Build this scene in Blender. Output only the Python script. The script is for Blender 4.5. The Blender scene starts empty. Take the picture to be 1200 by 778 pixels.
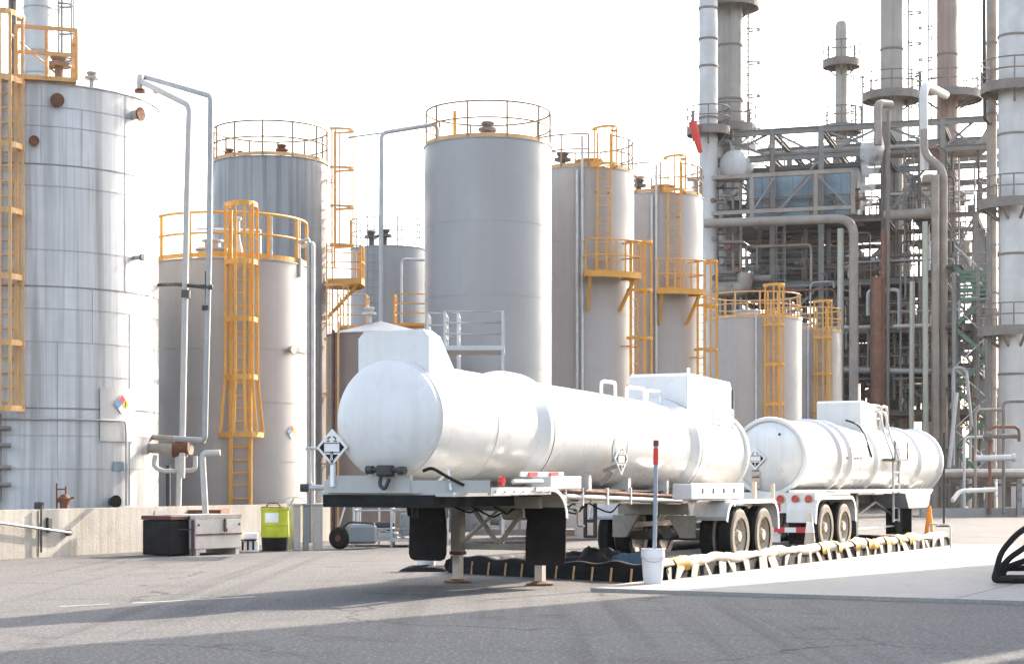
import bpy, math, random
from mathutils import Vector, Matrix
random.seed(7)
PI = math.pi
R_ = math.radians
S = bpy.context.scene

# ------------------------------------------------------------------ camera, sky, sun, exposure
F, HOR, CH = 2100.0, 563.0, 1.47          # focal length and horizon row of the 1200 px photograph, eye height
cam = bpy.data.objects.new('camera', bpy.data.cameras.new('camera'))
S.collection.objects.link(cam)
cam.location = (0, 0, CH)
cam.rotation_euler = (PI/2, 0, 0)
cam.data.sensor_width = 36
cam.data.lens = 36*F/1200
cam.data.shift_y = (HOR-389)/1200
cam.data.clip_end = 6000
S.camera = cam

SUN_AZ, SUN_EL = 50.0, 28.0               # azimuth from +X towards +Y
W = bpy.data.worlds.new('World'); S.world = W; W.use_nodes = True
nt = W.node_tree; nt.nodes.clear()
sky = nt.nodes.new('ShaderNodeTexSky'); sky.sky_type = 'NISHITA'; sky.sun_disc = False
sky.sun_elevation = R_(SUN_EL); sky.sun_rotation = R_(90-SUN_AZ)
sky.air_density = 1.0; sky.dust_density = 3.5; sky.ozone_density = 1.0
bg = nt.nodes.new('ShaderNodeBackground'); bg.inputs[1].default_value = 0.15
wo = nt.nodes.new('ShaderNodeOutputWorld')
hs = nt.nodes.new('ShaderNodeHueSaturation'); hs.inputs['Saturation'].default_value = 0.64   # thin white overcast
nt.links.new(sky.outputs[0], hs.inputs['Color']); nt.links.new(hs.outputs[0], bg.inputs[0]); nt.links.new(bg.outputs[0], wo.inputs[0])

sl = bpy.data.lights.new('sun', 'SUN'); sl.energy = 2.9; sl.angle = R_(0.5); sl.color = (1.0, 0.87, 0.74)
so = bpy.data.objects.new('sun', sl); S.collection.objects.link(so)
sd = Vector((math.cos(R_(SUN_AZ))*math.cos(R_(SUN_EL)), math.sin(R_(SUN_AZ))*math.cos(R_(SUN_EL)), math.sin(R_(SUN_EL))))
so.rotation_euler = sd.to_track_quat('Z', 'Y').to_euler()
so.location = (0, 0, 60)

S.view_settings.view_transform = 'Standard'
S.view_settings.look = 'None'
S.view_settings.exposure = 2.15
S.view_settings.gamma = 1.0
S.render.engine = 'CYCLES'
S.cycles.max_bounces = 6; S.cycles.diffuse_bounces = 3; S.cycles.glossy_bounces = 3
S.cycles.transmission_bounces = 3; S.cycles.volume_bounces = 1
S.cycles.use_denoising = True
S.cycles.caustics_reflective = False; S.cycles.caustics_refractive = False

# ------------------------------------------------------------------ pixel helpers (photo pixel -> world)
def P(x, y, Y):
    return Vector(((x-600)/F*Y, Y, CH+(HOR-y)/F*Y))
def G(x, y, z=0.0):
    Y = (CH-z)*F/(y-HOR)
    return Vector(((x-600)/F*Y, Y, z))

# ------------------------------------------------------------------ mesh builder
class MB:
    def __init__(s): s.v = []; s.f = []; s.sm = []; s.mi = []; s.cur = 0
    def add(s, vs, fs, smooth=False):
        b = len(s.v); s.v += [tuple(p) for p in vs]
        for f in fs:
            s.f.append([i+b for i in f]); s.sm.append(smooth); s.mi.append(s.cur)
        return s
    def box(s, c, d, rz=0.0, bev=0.0):
        c = Vector(c); hx, hy, hz = d[0]/2, d[1]/2, d[2]/2
        m = Matrix.Rotation(rz, 3, 'Z')
        if bev <= 0:
            vs = [c+m@Vector((x*hx, y*hy, z*hz)) for z in (-1, 1) for y in (-1, 1) for x in (-1, 1)]
            fs = [(0, 2, 3, 1), (4, 5, 7, 6), (0, 1, 5, 4), (2, 6, 7, 3), (0, 4, 6, 2), (1, 3, 7, 5)]
            return s.add(vs, fs)
        vs = []; idx = {}
        for z in (-1, 1):
            for y in (-1, 1):
                for x in (-1, 1):
                    for ax in range(3):
                        p = [x*hx, y*hy, z*hz]
                        for k in range(3):
                            if k != ax: p[k] -= (x, y, z)[k]*bev
                        idx[(x, y, z, ax)] = len(vs); vs.append(c+m@Vector(p))
        fs = []
        I = lambda x, y, z, a: idx[(x, y, z, a)]
        for sg in (-1, 1):
            q = [(-1, -1), (1, -1), (1, 1), (-1, 1)]
            a = [I(sg, u, w, 0) for u, w in q]; b = [I(u, sg, w, 1) for u, w in q]; d_ = [I(u, w, sg, 2) for u, w in q]
            fs += [a if sg > 0 else a[::-1], b[::-1] if sg > 0 else b, d_ if sg > 0 else d_[::-1]]
        for u in (-1, 1):
            for w in (-1, 1):
                fs.append([I(u, w, -1, 0), I(u, w, 1, 0), I(u, w, 1, 1), I(u, w, -1, 1)])
                fs.append([I(u, -1, w, 0), I(u, 1, w, 0), I(u, 1, w, 2), I(u, -1, w, 2)])
                fs.append([I(-1, u, w, 1), I(1, u, w, 1), I(1, u, w, 2), I(-1, u, w, 2)])
                for z in (-1, 1): fs.append([I(u, w, z, 0), I(u, w, z, 1), I(u, w, z, 2)])
        return s.add(vs, fs)
    def frame(s, d):
        d = Vector(d).normalized()
        a = Vector((0, 0, 1)) if abs(d.z) < 0.95 else Vector((0, 1, 0))
        u = d.cross(a).normalized(); w = u.cross(d).normalized()
        return u, w
    def bar(s, p0, p1, w, h=None):
        h = h or w; p0 = Vector(p0); p1 = Vector(p1)
        u, v = s.frame(p1-p0)
        vs = [p+u*(x*w/2)+v*(y*h/2) for p in (p0, p1) for x, y in ((-1, -1), (1, -1), (1, 1), (-1, 1))]
        return s.add(vs, [(3, 2, 1, 0), (4, 5, 6, 7), (0, 1, 5, 4), (1, 2, 6, 5), (2, 3, 7, 6), (3, 0, 4, 7)])
    def ibeam(s, p0, p1, w, h, tk=0.06):
        p0 = Vector(p0); p1 = Vector(p1); u, v = s.frame(p1-p0)
        s.bar(p0+v*(h/2-tk/2), p1+v*(h/2-tk/2), w, tk); s.bar(p0-v*(h/2-tk/2), p1-v*(h/2-tk/2), w, tk)
        return s.bar(p0, p1, tk*0.7, h-tk*2)
    def tube(s, pts, r, n=8, closed=False, caps=True):
        pts = [Vector(p) for p in pts]; m = len(pts)
        rs = r if isinstance(r, (list, tuple)) else [r]*m
        tang = []
        for i in range(m):
            a = pts[i-1] if (i > 0 or closed) else pts[i]; b = pts[(i+1) % m] if (i < m-1 or closed) else pts[i]
            tang.append((b-a).normalized())
        u, w = s.frame(tang[0]); vs = []
        for i in range(m):
            d = tang[i]; u = (u-d*u.dot(d)).normalized(); w = u.cross(d).normalized()
            k = 1.0
            if 0 < i < m-1:
                c = (pts[i]-pts[i-1]).normalized().dot((pts[i+1]-pts[i]).normalized())
                k = 1.0
            for j in range(n):
                a = 2*PI*j/n
                vs.append(pts[i]+(u*math.cos(a)+w*math.sin(a))*rs[i]*k)
        fs = []
        for i in range(m if closed else m-1):
            b = ((i+1) % m)*n
            for j in range(n):
                fs.append((i*n+j, i*n+(j+1) % n, b+(j+1) % n, b+j))
        s.add(vs, fs, True)
        if caps and not closed:
            s.add(vs[:n], [tuple(range(n))]); s.add(vs[-n:], [tuple(range(n))[::-1]])
        return s
    def lathe(s, prof, p0=(0, 0, 0), d=(0, 0, 1), n=48, sharp=None):
        # prof: (distance along d, radius); flat shading breaks where sharp
        p0 = Vector(p0); d = Vector(d).normalized(); u, w = s.frame(d)
        for i in range(len(prof)-1):
            (a, r0), (b, r1) = prof[i], prof[i+1]
        rings = []
        def ring(a, r): return [p0+d*a+(u*math.cos(2*PI*j/n)+w*math.sin(2*PI*j/n))*r for j in range(n)]
        # runs of smooth profile
        runs = []; cur = [prof[0]]
        for i in range(1, len(prof)):
            cur.append(prof[i])
            if i < len(prof)-1:
                e0 = Vector((prof[i][0]-prof[i-1][0], prof[i][1]-prof[i-1][1])); e1 = Vector((prof[i+1][0]-prof[i][0], prof[i+1][1]-prof[i][1]))
                if e0.length and e1.length and e0.angle(e1) > 0.345: runs.append(cur); cur = [prof[i]]
        runs.append(cur)
        for run in runs:
            vs = []; fs = []; offs = []
            for a, r in run:
                offs.append((len(vs), r))
                vs += ring(a, r) if r > 1e-5 else [p0+d*a]
            for i in range(len(run)-1):
                (o0, r0), (o1, r1) = offs[i], offs[i+1]
                for j in range(n):
                    k = (j+1) % n
                    if r0 > 1e-5 and r1 > 1e-5: fs.append((o0+j, o1+j, o1+k, o0+k))
                    elif r1 > 1e-5: fs.append((o0, o1+j, o1+k))
                    elif r0 > 1e-5: fs.append((o0+j, o1, o0+k))
            flat = all(abs(a-run[0][0]) < 1e-6 for a, r in run)
            s.add(vs, fs, not flat)
        return s
    def cyl(s, p0, p1, r, n=16, r1=None):
        p0 = Vector(p0); p1 = Vector(p1); L = (p1-p0).length
        return s.lathe([(0, 0), (0, r), (L, r if r1 is None else r1), (L, 0)], p0, p1-p0, n)
    def arc(s, c, r, a0, a1, z, tr, n=40, sec=6):
        # horizontal circular rail; angles in world
        pts = [Vector((c[0]+r*math.cos(a0+(a1-a0)*i/n), c[1]+r*math.sin(a0+(a1-a0)*i/n), z)) for i in range(n+1)]
        full = abs(abs(a1-a0)-2*PI) < 1e-4
        return s.tube(pts[:-1] if full else pts, tr, sec, closed=full)
    def strip(s, c, r, a0, a1, z0, z1, tk=0.012, n=40):
        vs = []; fs = []
        for i in range(n+1):
            a = a0+(a1-a0)*i/n
            for rr, z in ((r, z0), (r, z1), (r+tk, z1), (r+tk, z0)):
                vs.append((c[0]+rr*math.cos(a), c[1]+rr*math.sin(a), z))
        for i in range(n):
            b = i*4
            for k in range(4): fs.append((b+k, b+(k+1) % 4, b+4+(k+1) % 4, b+4+k))
        fs += [(0, 1, 2, 3), (n*4+3, n*4+2, n*4+1, n*4)]
        return s.add(vs, fs)
    def prism(s, poly, d):
        # poly: list of 3D points (planar), extruded by vector d
        n = len(poly); d = Vector(d); poly = [Vector(p) for p in poly]
        vs = poly+[p+d for p in poly]
        fs = [tuple(range(n))[::-1], tuple(range(n, 2*n))]+[(i, (i+1) % n, n+(i+1) % n, n+i) for i in range(n)]
        return s.add(vs, fs)
    def sheet(s, poly):
        return s.add(poly, [tuple(range(len(poly)))])
    def sphere(s, c, r, n=16, sc=(1, 1, 1)):
        c = Vector(c); m = n//2; vs = []; fs = []
        for i in range(m+1):
            th = PI*i/m
            for j in range(n):
                ph = 2*PI*j/n
                vs.append(c+Vector((r*sc[0]*math.sin(th)*math.cos(ph), r*sc[1]*math.sin(th)*math.sin(ph), r*sc[2]*math.cos(th))))
        for i in range(m):
            for j in range(n):
                fs.append((i*n+j, (i+1)*n+j, (i+1)*n+(j+1) % n, i*n+(j+1) % n))
        return s.add(vs, fs, True)
    def build(s, name, mats, parent=None, org=None):
        if org is None: org = parent.get('_org', (0, 0, 0)) if parent is not None else (0, 0, 0)
        o_ = Vector(org)
        me = bpy.data.meshes.new(name)
        me.from_pydata([tuple(Vector(p)-o_) for p in s.v], [], s.f)
        me.polygons.foreach_set('use_smooth', s.sm)
        if not isinstance(mats, (list, tuple)): mats = [mats]
        for m in mats: me.materials.append(m)
        if len(mats) > 1: me.polygons.foreach_set('material_index', s.mi)
        me.update()
        ob = bpy.data.objects.new(name, me); S.collection.objects.link(ob)
        if parent is not None:
            ob.parent = parent
        else:
            ob.location = o_
        return ob

def fillet(pts, rad, n=5):
    pts = [Vector(p) for p in pts]; out = [pts[0]]
    for i in range(1, len(pts)-1):
        a = pts[i-1]-pts[i]; b = pts[i+1]-pts[i]
        r = min(rad, a.length*0.45, b.length*0.45)
        p0 = pts[i]+a.normalized()*r; p1 = pts[i]+b.normalized()*r
        for k in range(n+1):
            t = k/n
            out.append(p0*(1-t)**2+pts[i]*2*t*(1-t)+p1*t*t)
    out.append(pts[-1]); return out

def tag(o, label, cat, group=None, kind=None):
    o['label'] = label; o['category'] = cat
    if group: o['group'] = group
    if kind: o['kind'] = kind
    return o
def thing(name, label, cat, loc, rz=0.0, group=None):
    # an Empty at the thing's base; parts are given in world coordinates unless rz is used (then local)
    o = bpy.data.objects.new(name, None); S.collection.objects.link(o)
    o.location = loc; o.rotation_euler = (0, 0, rz)
    o.empty_display_size = 0.3
    o['_org'] = list(loc) if rz == 0.0 else [0, 0, 0]
    return tag(o, label, cat, group)
def sub(mb, name, mats, part):
    # a sub-part under a part mesh whose vertices are already relative to the thing
    th = part.parent
    org = th.get('_org', (0, 0, 0)) if th is not None else part.location
    ob = mb.build(name, mats, None, org); ob.location = (0, 0, 0); ob.parent = part
    return ob
def struct(mb, name, m):
    o = mb.build(name, m); o['kind'] = 'structure'; return o

# ------------------------------------------------------------------ materials
def mat(name, col, rough=0.5, metal=0.0, var=0.12, scale=2.0, streak=0.0, dirt=None, bump=0.0, bscale=30.0, lowdirt=0.0, spec=0.5,
        grain=0.0, ribs=None):
    m = bpy.data.materials.new(name); m.use_nodes = True
    N = m.node_tree.nodes; L = m.node_tree.links
    b = N['Principled BSDF']; b.inputs['Roughness'].default_value = rough; b.inputs['Metallic'].default_value = metal
    b.inputs['Specular IOR Level'].default_value = spec
    tc = N.new('ShaderNodeTexCoord'); vec = tc.outputs['Object']
    def noise(sc, det=4.0, mp=None, lo=0.35, hi=0.65):
        n = N.new('ShaderNodeTexNoise'); n.inputs['Scale'].default_value = sc; n.inputs['Detail'].default_value = det
        src = vec
        if mp:
            mm = N.new('ShaderNodeMapping'); mm.inputs['Scale'].default_value = mp; L.new(vec, mm.inputs['Vector']); src = mm.outputs[0]
        L.new(src, n.inputs['Vector'])
        r = N.new('ShaderNodeMapRange'); r.inputs[1].default_value = lo; r.inputs[2].default_value = hi
        L.new(n.outputs['Fac'], r.inputs[0]); return r.outputs[0]
    def mix(fac, a, bcol, amount):
        mu = N.new('ShaderNodeMath'); mu.operation = 'MULTIPLY'; mu.inputs[1].default_value = amount; L.new(fac, mu.inputs[0])
        x = N.new('ShaderNodeMix'); x.data_type = 'RGBA'; L.new(mu.outputs[0], x.inputs[0])
        if isinstance(a, tuple): x.inputs[6].default_value = a
        else: L.new(a, x.inputs[6])
        x.inputs[7].default_value = bcol; return x.outputs[2]
    c4 = (*col, 1.0)
    dirt4 = (*(dirt or tuple(k*0.45 for k in col)), 1.0)
    out = mix(noise(scale), c4, tuple(k*(1-var) for k in col)+(1.0,), 1.0)
    out = mix(noise(scale*6.3, 6.0), out, tuple(k*(1-var*1.3) for k in col)+(1.0,), 0.6)
    if streak > 0:
        out = mix(noise(1.0, 6.0, (5.0, 5.0, 0.18), 0.48, 0.72), out, dirt4, streak)
        out = mix(noise(1.0, 3.0, (17.0, 17.0, 0.3), 0.5, 0.75), out, dirt4, streak*0.7)
    if lowdirt > 0:
        out = mix(noise(1.3, 7.0, None, 0.52, 0.7), out, dirt4, lowdirt)
    if grain > 0:
        out = mix(noise(70.0, 2.0, None, 0.4, 0.62), out, tuple(k*0.45 for k in col)+(1.0,), grain)
        out = mix(noise(24.0, 2.0, None, 0.54, 0.66), out, tuple(min(1, k*1.7) for k in col)+(1.0,), grain*0.8)
    L.new(out, b.inputs['Base Color'])
    if rough < 0.9:
        rr = noise(scale*2.2, 5.0); mr = N.new('ShaderNodeMapRange')
        mr.inputs[3].default_value = max(0.05, rough-0.1); mr.inputs[4].default_value = min(1.0, rough+0.15)
        L.new(rr, mr.inputs[0]); L.new(mr.outputs[0], b.inputs['Roughness'])
    hgt = None
    if bump > 0:
        n = N.new('ShaderNodeTexNoise'); n.inputs['Scale'].default_value = bscale; n.inputs['Detail'].default_value = 5
        L.new(vec, n.inputs['Vector'])
        bp = N.new('ShaderNodeBump'); bp.inputs['Strength'].default_value = bump; bp.inputs['Distance'].default_value = 0.03
        L.new(n.outputs['Fac'], bp.inputs['Height']); L.new(bp.outputs[0], b.inputs['Normal'])
    return m

M = {}
M['asphalt'] = mat('asphalt', (0.150, 0.145, 0.140), 0.95, var=0.16, scale=0.25, bump=0.6, bscale=60, grain=0.85, lowdirt=0.3, spec=0.25)
def wear(m, cracks=0.5, patches=0.3, tyre=0.25, cs=0.22):
    # cracks, oil spots and faint tyre tracks laid into the paving's own colour
    N = m.node_tree.nodes; L = m.node_tree.links; b = N['Principled BSDF']
    src = b.inputs['Base Color'].links[0].from_socket
    tc = N.new('ShaderNodeTexCoord')
    def mul(src, fac_socket, dark, amount):
        mu = N.new('ShaderNodeMath'); mu.operation = 'MULTIPLY'; mu.inputs[1].default_value = amount; L.new(fac_socket, mu.inputs[0])
        x = N.new('ShaderNodeMix'); x.data_type = 'RGBA'; x.blend_type = 'MULTIPLY'; L.new(mu.outputs[0], x.inputs[0]); L.new(src, x.inputs[6]); x.inputs[7].default_value = (dark, dark, dark, 1); return x.outputs[2]
    nz = N.new('ShaderNodeTexNoise'); nz.inputs['Scale'].default_value = 1.1; nz.inputs['Detail'].default_value = 6; L.new(tc.outputs['Object'], nz.inputs['Vector'])
    ad = N.new('ShaderNodeMix'); ad.data_type = 'RGBA'; ad.blend_type = 'ADD'; ad.inputs[0].default_value = 1.0
    L.new(tc.outputs['Object'], ad.inputs[6]); L.new(nz.outputs['Color'], ad.inputs[7])
    vo = N.new('ShaderNodeTexVoronoi'); vo.feature = 'DISTANCE_TO_EDGE'; vo.inputs['Scale'].default_value = cs; L.new(ad.outputs[2], vo.inputs['Vector'])
    r1 = N.new('ShaderNodeMapRange'); r1.inputs[1].default_value = 0.0; r1.inputs[2].default_value = 0.009; r1.inputs[3].default_value = 1; r1.inputs[4].default_value = 0; L.new(vo.outputs['Distance'], r1.inputs[0])
    n2 = N.new('ShaderNodeTexNoise'); n2.inputs['Scale'].default_value = 0.35; L.new(tc.outputs['Object'], n2.inputs['Vector'])
    r2 = N.new('ShaderNodeMapRange'); r2.inputs[1].default_value = 0.45; r2.inputs[2].default_value = 0.6; L.new(n2.outputs['Fac'], r2.inputs[0])
    m1 = N.new('ShaderNodeMath'); m1.operation = 'MULTIPLY'; L.new(r1.outputs[0], m1.inputs[0]); L.new(r2.outputs[0], m1.inputs[1])
    out = mul(src, m1.outputs[0], 0.35, cracks)
    n3 = N.new('ShaderNodeTexNoise'); n3.inputs['Scale'].default_value = 0.8; n3.inputs['Detail'].default_value = 3; n3.inputs['Distortion'].default_value = 0.6; L.new(tc.outputs['Object'], n3.inputs['Vector'])
    r3 = N.new('ShaderNodeMapRange'); r3.inputs[1].default_value = 0.60; r3.inputs[2].default_value = 0.72; L.new(n3.outputs['Fac'], r3.inputs[0])
    out = mul(out, r3.outputs[0], 0.5, patches)
    mp = N.new('ShaderNodeMapping'); mp.inputs['Rotation'].default_value = (0, 0, R_(-38)); mp.inputs['Scale'].default_value = (2.2, 0.06, 1); L.new(tc.outputs['Object'], mp.inputs['Vector'])
    n4 = N.new('ShaderNodeTexNoise'); n4.inputs['Scale'].default_value = 1.0; n4.inputs['Detail'].default_value = 3; L.new(mp.outputs[0], n4.inputs['Vector'])
    r4 = N.new('ShaderNodeMapRange'); r4.inputs[1].default_value = 0.54; r4.inputs[2].default_value = 0.66; L.new(n4.outputs['Fac'], r4.inputs[0])
    out = mul(out, r4.outputs[0], 0.6, tyre)
    L.new(out, b.inputs['Base Color'])
wear(M['asphalt'], 0.95, 0.5, 0.6)
M['concrete'] = mat('concrete', (0.315, 0.30, 0.28), 0.9, var=0.14, scale=0.6, bump=0.25, bscale=40, lowdirt=0.25, dirt=(0.24, 0.22, 0.19), grain=0.25, spec=0.3)
wear(M['concrete'], 0.5, 0.15, 0.2, 0.12)
M['wall_concrete'] = mat('wall_concrete', (0.46, 0.43, 0.385), 0.9, var=0.16, scale=0.9, bump=0.25, bscale=25, lowdirt=0.45, streak=0.55, dirt=(0.22, 0.19, 0.15), spec=0.3)
M['white'] = mat('white_paint', (0.68, 0.675, 0.66), 0.34, var=0.05, scale=1.2, lowdirt=0.16, streak=0.22, dirt=(0.48, 0.43, 0.34))
M['barrel_steel'] = mat('dull_steel_barrel', (0.62, 0.62, 0.61), 0.36, metal=0.32, var=0.04, scale=1.2, lowdirt=0.2, streak=0.3, dirt=(0.42, 0.38, 0.32))
M['white_dirty'] = mat('white_dirty', (0.72, 0.71, 0.68), 0.45, var=0.12, scale=2.0, lowdirt=0.35, streak=0.2, dirt=(0.36, 0.30, 0.24))
M['white_clean'] = mat('white_clean', (0.82, 0.82, 0.82), 0.4, var=0.03)
M['tank_grey'] = mat('tank_grey', (0.285, 0.285, 0.285), 0.4, var=0.06, scale=0.5, streak=0.18, dirt=(0.22, 0.215, 0.21))
M['tank_grey_stain'] = mat('tank_grey_stained', (0.29, 0.295, 0.30), 0.42, var=0.10, scale=0.6, streak=0.95, dirt=(0.13, 0.13, 0.13))
M['tank_warm'] = mat('tank_warm', (0.36, 0.335, 0.32), 0.4, var=0.08, scale=0.5, streak=0.22, dirt=(0.26, 0.23, 0.21), lowdirt=0.10)
M['tank_blue'] = mat('tank_blue_grey', (0.27, 0.285, 0.30), 0.45, var=0.06, scale=0.5, streak=0.2)
M['tank_brown'] = mat('tank_brown', (0.20, 0.155, 0.135), 0.6, var=0.1, scale=0.7, streak=0.35, dirt=(0.13, 0.09, 0.075))
M['jacket'] = mat('aluminium_jacket', (0.56, 0.56, 0.56), 0.45, metal=0.25, var=0.10, scale=0.7, streak=0.9, dirt=(0.28, 0.275, 0.27))
M['silver'] = mat('silver_cladding', (0.50, 0.49, 0.475), 0.5, metal=0.4, var=0.14, scale=0.5, streak=0.35, dirt=(0.4, 0.38, 0.35))
M['galv'] = mat('galvanised', (0.52, 0.53, 0.53), 0.5, metal=0.4, var=0.15, scale=4)
M['pipe_grey'] = mat('pipe_grey', (0.40, 0.40, 0.40), 0.5, metal=0.2, var=0.18, scale=3, streak=0.2)
M['pipe_white'] = mat('pipe_white', (0.54, 0.52, 0.49), 0.55, var=0.18, scale=3, streak=0.4, dirt=(0.4, 0.36, 0.3))
M['yellow'] = mat('safety_yellow', (0.66, 0.33, 0.05), 0.55, var=0.2, scale=2.5, lowdirt=0.45, dirt=(0.42, 0.25, 0.10))
M['yellow_fade'] = mat('faded_yellow', (0.66, 0.38, 0.15), 0.6, var=0.2, scale=2.5, lowdirt=0.45, dirt=(0.38, 0.23, 0.11))
M['rail_brown'] = mat('weathered_rail', (0.36, 0.245, 0.12), 0.6, var=0.25, scale=3.0, lowdirt=0.5, dirt=(0.25, 0.17, 0.10))
M['dark'] = mat('dark_steel', (0.045, 0.042, 0.04), 0.6, var=0.25, scale=4)
M['rubber'] = mat('rubber', (0.018, 0.017, 0.016), 0.8, spec=0.2, var=0.2, scale=5, lowdirt=0.15, dirt=(0.07, 0.06, 0.05))
M['flap'] = mat('flap_rubber', (0.016, 0.013, 0.011), 0.8, spec=0.15, var=0.2, scale=3, lowdirt=0.3, dirt=(0.04, 0.03, 0.024))
M['dusty_rubber'] = mat('dusty_rubber', (0.34, 0.29, 0.23), 0.85, var=0.25, scale=4, lowdirt=0.4, dirt=(0.12, 0.10, 0.08))
M['dusty_steel'] = mat('dusty_steel', (0.36, 0.32, 0.26), 0.7, var=0.25, scale=3, lowdirt=0.5, dirt=(0.16, 0.12, 0.09))
M['rim'] = mat('dusty_rim', (0.60, 0.52, 0.42), 0.6, var=0.2, scale=5, lowdirt=0.4, dirt=(0.33, 0.25, 0.18))
M['rust'] = mat('rust', (0.20, 0.085, 0.045), 0.85, var=0.4, scale=4, lowdirt=0.5, dirt=(0.08, 0.04, 0.03), bump=0.3)
M['steel_brown'] = mat('steel_brown', (0.235, 0.205, 0.18), 0.75, var=0.25, scale=1.5, lowdirt=0.5, dirt=(0.15, 0.09, 0.06))
M['steel_grey'] = mat('steel_grey', (0.235, 0.23, 0.215), 0.7, var=0.2, scale=1.5, lowdirt=0.3)
M['steel_dark'] = mat('steel_dark', (0.12, 0.11, 0.10), 0.75, var=0.25, scale=1.5)
M['pipe_tan'] = mat('pipe_tan', (0.33, 0.285, 0.24), 0.65, var=0.22, scale=1.2, lowdirt=0.4, dirt=(0.18, 0.12, 0.09), metal=0.1)
M['pipe_rust'] = mat('pipe_rust', (0.25, 0.12, 0.08), 0.75, var=0.3, scale=1.2, lowdirt=0.4)
M['pipe_green'] = mat('pipe_pale_green', (0.42, 0.42, 0.34), 0.6, var=0.15, scale=1.2, lowdirt=0.3)
M['column_tan'] = mat('column_tan', (0.35, 0.325, 0.29), 0.6, metal=0.15, var=0.12, scale=0.6, streak=0.45, dirt=(0.20, 0.15, 0.11))
M['blue_panel'] = mat('blue_panel', (0.26, 0.36, 0.42), 0.6, var=0.25, scale=0.8, streak=0.3, dirt=(0.12, 0.14, 0.15))
M['grey_panel'] = mat('grey_panel', (0.30, 0.325, 0.34), 0.6, var=0.2, scale=0.8, streak=0.3)
M['green_steel'] = mat('green_steel', (0.10, 0.17, 0.12), 0.7, var=0.2)
M['red'] = mat('red_paint', (0.62, 0.045, 0.03), 0.5, var=0.1)
M['nred'] = mat('sign_red', (0.55, 0.04, 0.05), 0.45, var=0.1)
M['nblue'] = mat('sign_blue', (0.03, 0.22, 0.42), 0.45, var=0.1)
M['nyel'] = mat('sign_yellow', (0.80, 0.55, 0.05), 0.45, var=0.1)
M['sign_white'] = mat('sign_white', (0.78, 0.77, 0.74), 0.5, var=0.08)
M['black'] = mat('black_paint', (0.011, 0.011, 0.012), 0.6, var=0.2, spec=0.2)
M['tan_paper'] = mat('tan_paper', (0.55, 0.44, 0.35), 0.8, var=0.1)
M['lens_red'] = mat('lens_red', (0.42, 0.03, 0.02), 0.2, var=0.05)
M['orange'] = mat('cone_orange', (0.85, 0.26, 0.01), 0.5, var=0.08, lowdirt=0.15)
M['cone_pale'] = mat('cone_dusty', (0.55, 0.48, 0.42), 0.7, var=0.12, lowdirt=0.3, dirt=(0.40, 0.25, 0.15))
M['berm_white'] = mat('berm_fabric', (0.50, 0.44, 0.35), 0.8, var=0.14, scale=3, lowdirt=0.4, dirt=(0.28, 0.23, 0.16), bump=0.3, bscale=12)
M['berm_yellow'] = mat('berm_yellow', (0.55, 0.29, 0.02), 0.7, var=0.15, scale=3, lowdirt=0.3, dirt=(0.3, 0.18, 0.06))
M['berm_black'] = mat('berm_black', (0.011, 0.011, 0.012), 0.75, var=0.3, scale=4, lowdirt=0.2, dirt=(0.03, 0.027, 0.024), spec=0.15)
M['wood'] = mat('stake_wood', (0.55, 0.33, 0.14), 0.75, var=0.2, scale=8)
M['bucket'] = mat('bucket_plastic', (0.70, 0.70, 0.72), 0.4, var=0.05, lowdirt=0.15)
M['lime'] = mat('lime_plastic', (0.50, 0.56, 0.02), 0.5, var=0.2, scale=5, lowdirt=0.3, dirt=(0.20, 0.24, 0.03))
M['box_grey'] = mat('chest_paint', (0.60, 0.56, 0.51), 0.6, var=0.2, scale=4, lowdirt=0.5, dirt=(0.36, 0.31, 0.26))
M['maroon'] = mat('maroon_paint', (0.10, 0.025, 0.025), 0.6, var=0.2)
M['comp_grey'] = mat('compressor_grey', (0.22, 0.24, 0.25), 0.5, var=0.15)
M['blue_pole'] = mat('blue_grey_pole', (0.28, 0.33, 0.38), 0.5, var=0.15)
M['apron'] = mat('apron_paint', (0.42, 0.42, 0.395), 0.5, var=0.12, lowdirt=0.3, dirt=(0.30, 0.27, 0.22))
M['tarp_blue'] = mat('tarp_blue', (0.05, 0.09, 0.13), 0.6, var=0.2)
M['paint_line'] = mat('worn_paint', (0.40, 0.40, 0.39), 0.8, var=0.3, scale=6, lowdirt=0.6, dirt=(0.19, 0.18, 0.17))
M['leaf'] = mat('leaf', (0.07, 0.10, 0.05), 0.7, var=0.4, scale=2)
M['bark'] = mat('bark', (0.12, 0.09, 0.07), 0.9, var=0.3)
M['insul'] = mat('pale_insulation', (0.62, 0.62, 0.60), 0.6, var=0.12, scale=1.0, streak=0.2)
# ------------------------------------------------------------------ ground, slab
mb = MB(); mb.sheet([(-900, -60, 0), (900, -60, 0), (900, 2500, 0), (-900, 2500, 0)])
struct(mb, 'ground', M['asphalt'])

TH = R_(27.0)                                   # heading of the trailers
DV = Vector((math.sin(TH), math.cos(TH), 0)); PV = Vector((math.cos(TH), -math.sin(TH), 0))
BC1 = G(775, 684); BC2 = G(1110, 641.5); BC0 = G(528, 671)   # corners of the spill berm
bd = (BC2-BC1).normalized(); bp_ = (BC1-BC0).normalized()
SC = G(692, 693)
a1 = SC; a2 = BC1+bd*0.2-bp_*0.25; a3 = BC2+bd*1.0-bp_*0.25
a4 = a3+PV*26; a5 = SC+PV*24
mb = MB()
h = HS = 0.05
mb.prism([(p.x, p.y, -0.05) for p in (a1, a5, a4, a3, a2)], (0, 0, h+0.05))
slab = struct(mb, 'concrete_slab_pavement', M['concrete'])
mb = MB()
for k in (1, 2, 3):
    q0 = a1.lerp(a5, k/5.0); q1 = q0+DV*15.5
    mb.sheet([(q0.x, q0.y, h+.004), (q0.x+.03, q0.y, h+.004), (q1.x+.03, q1.y, h+.004), (q1.x, q1.y, h+.004)])
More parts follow.
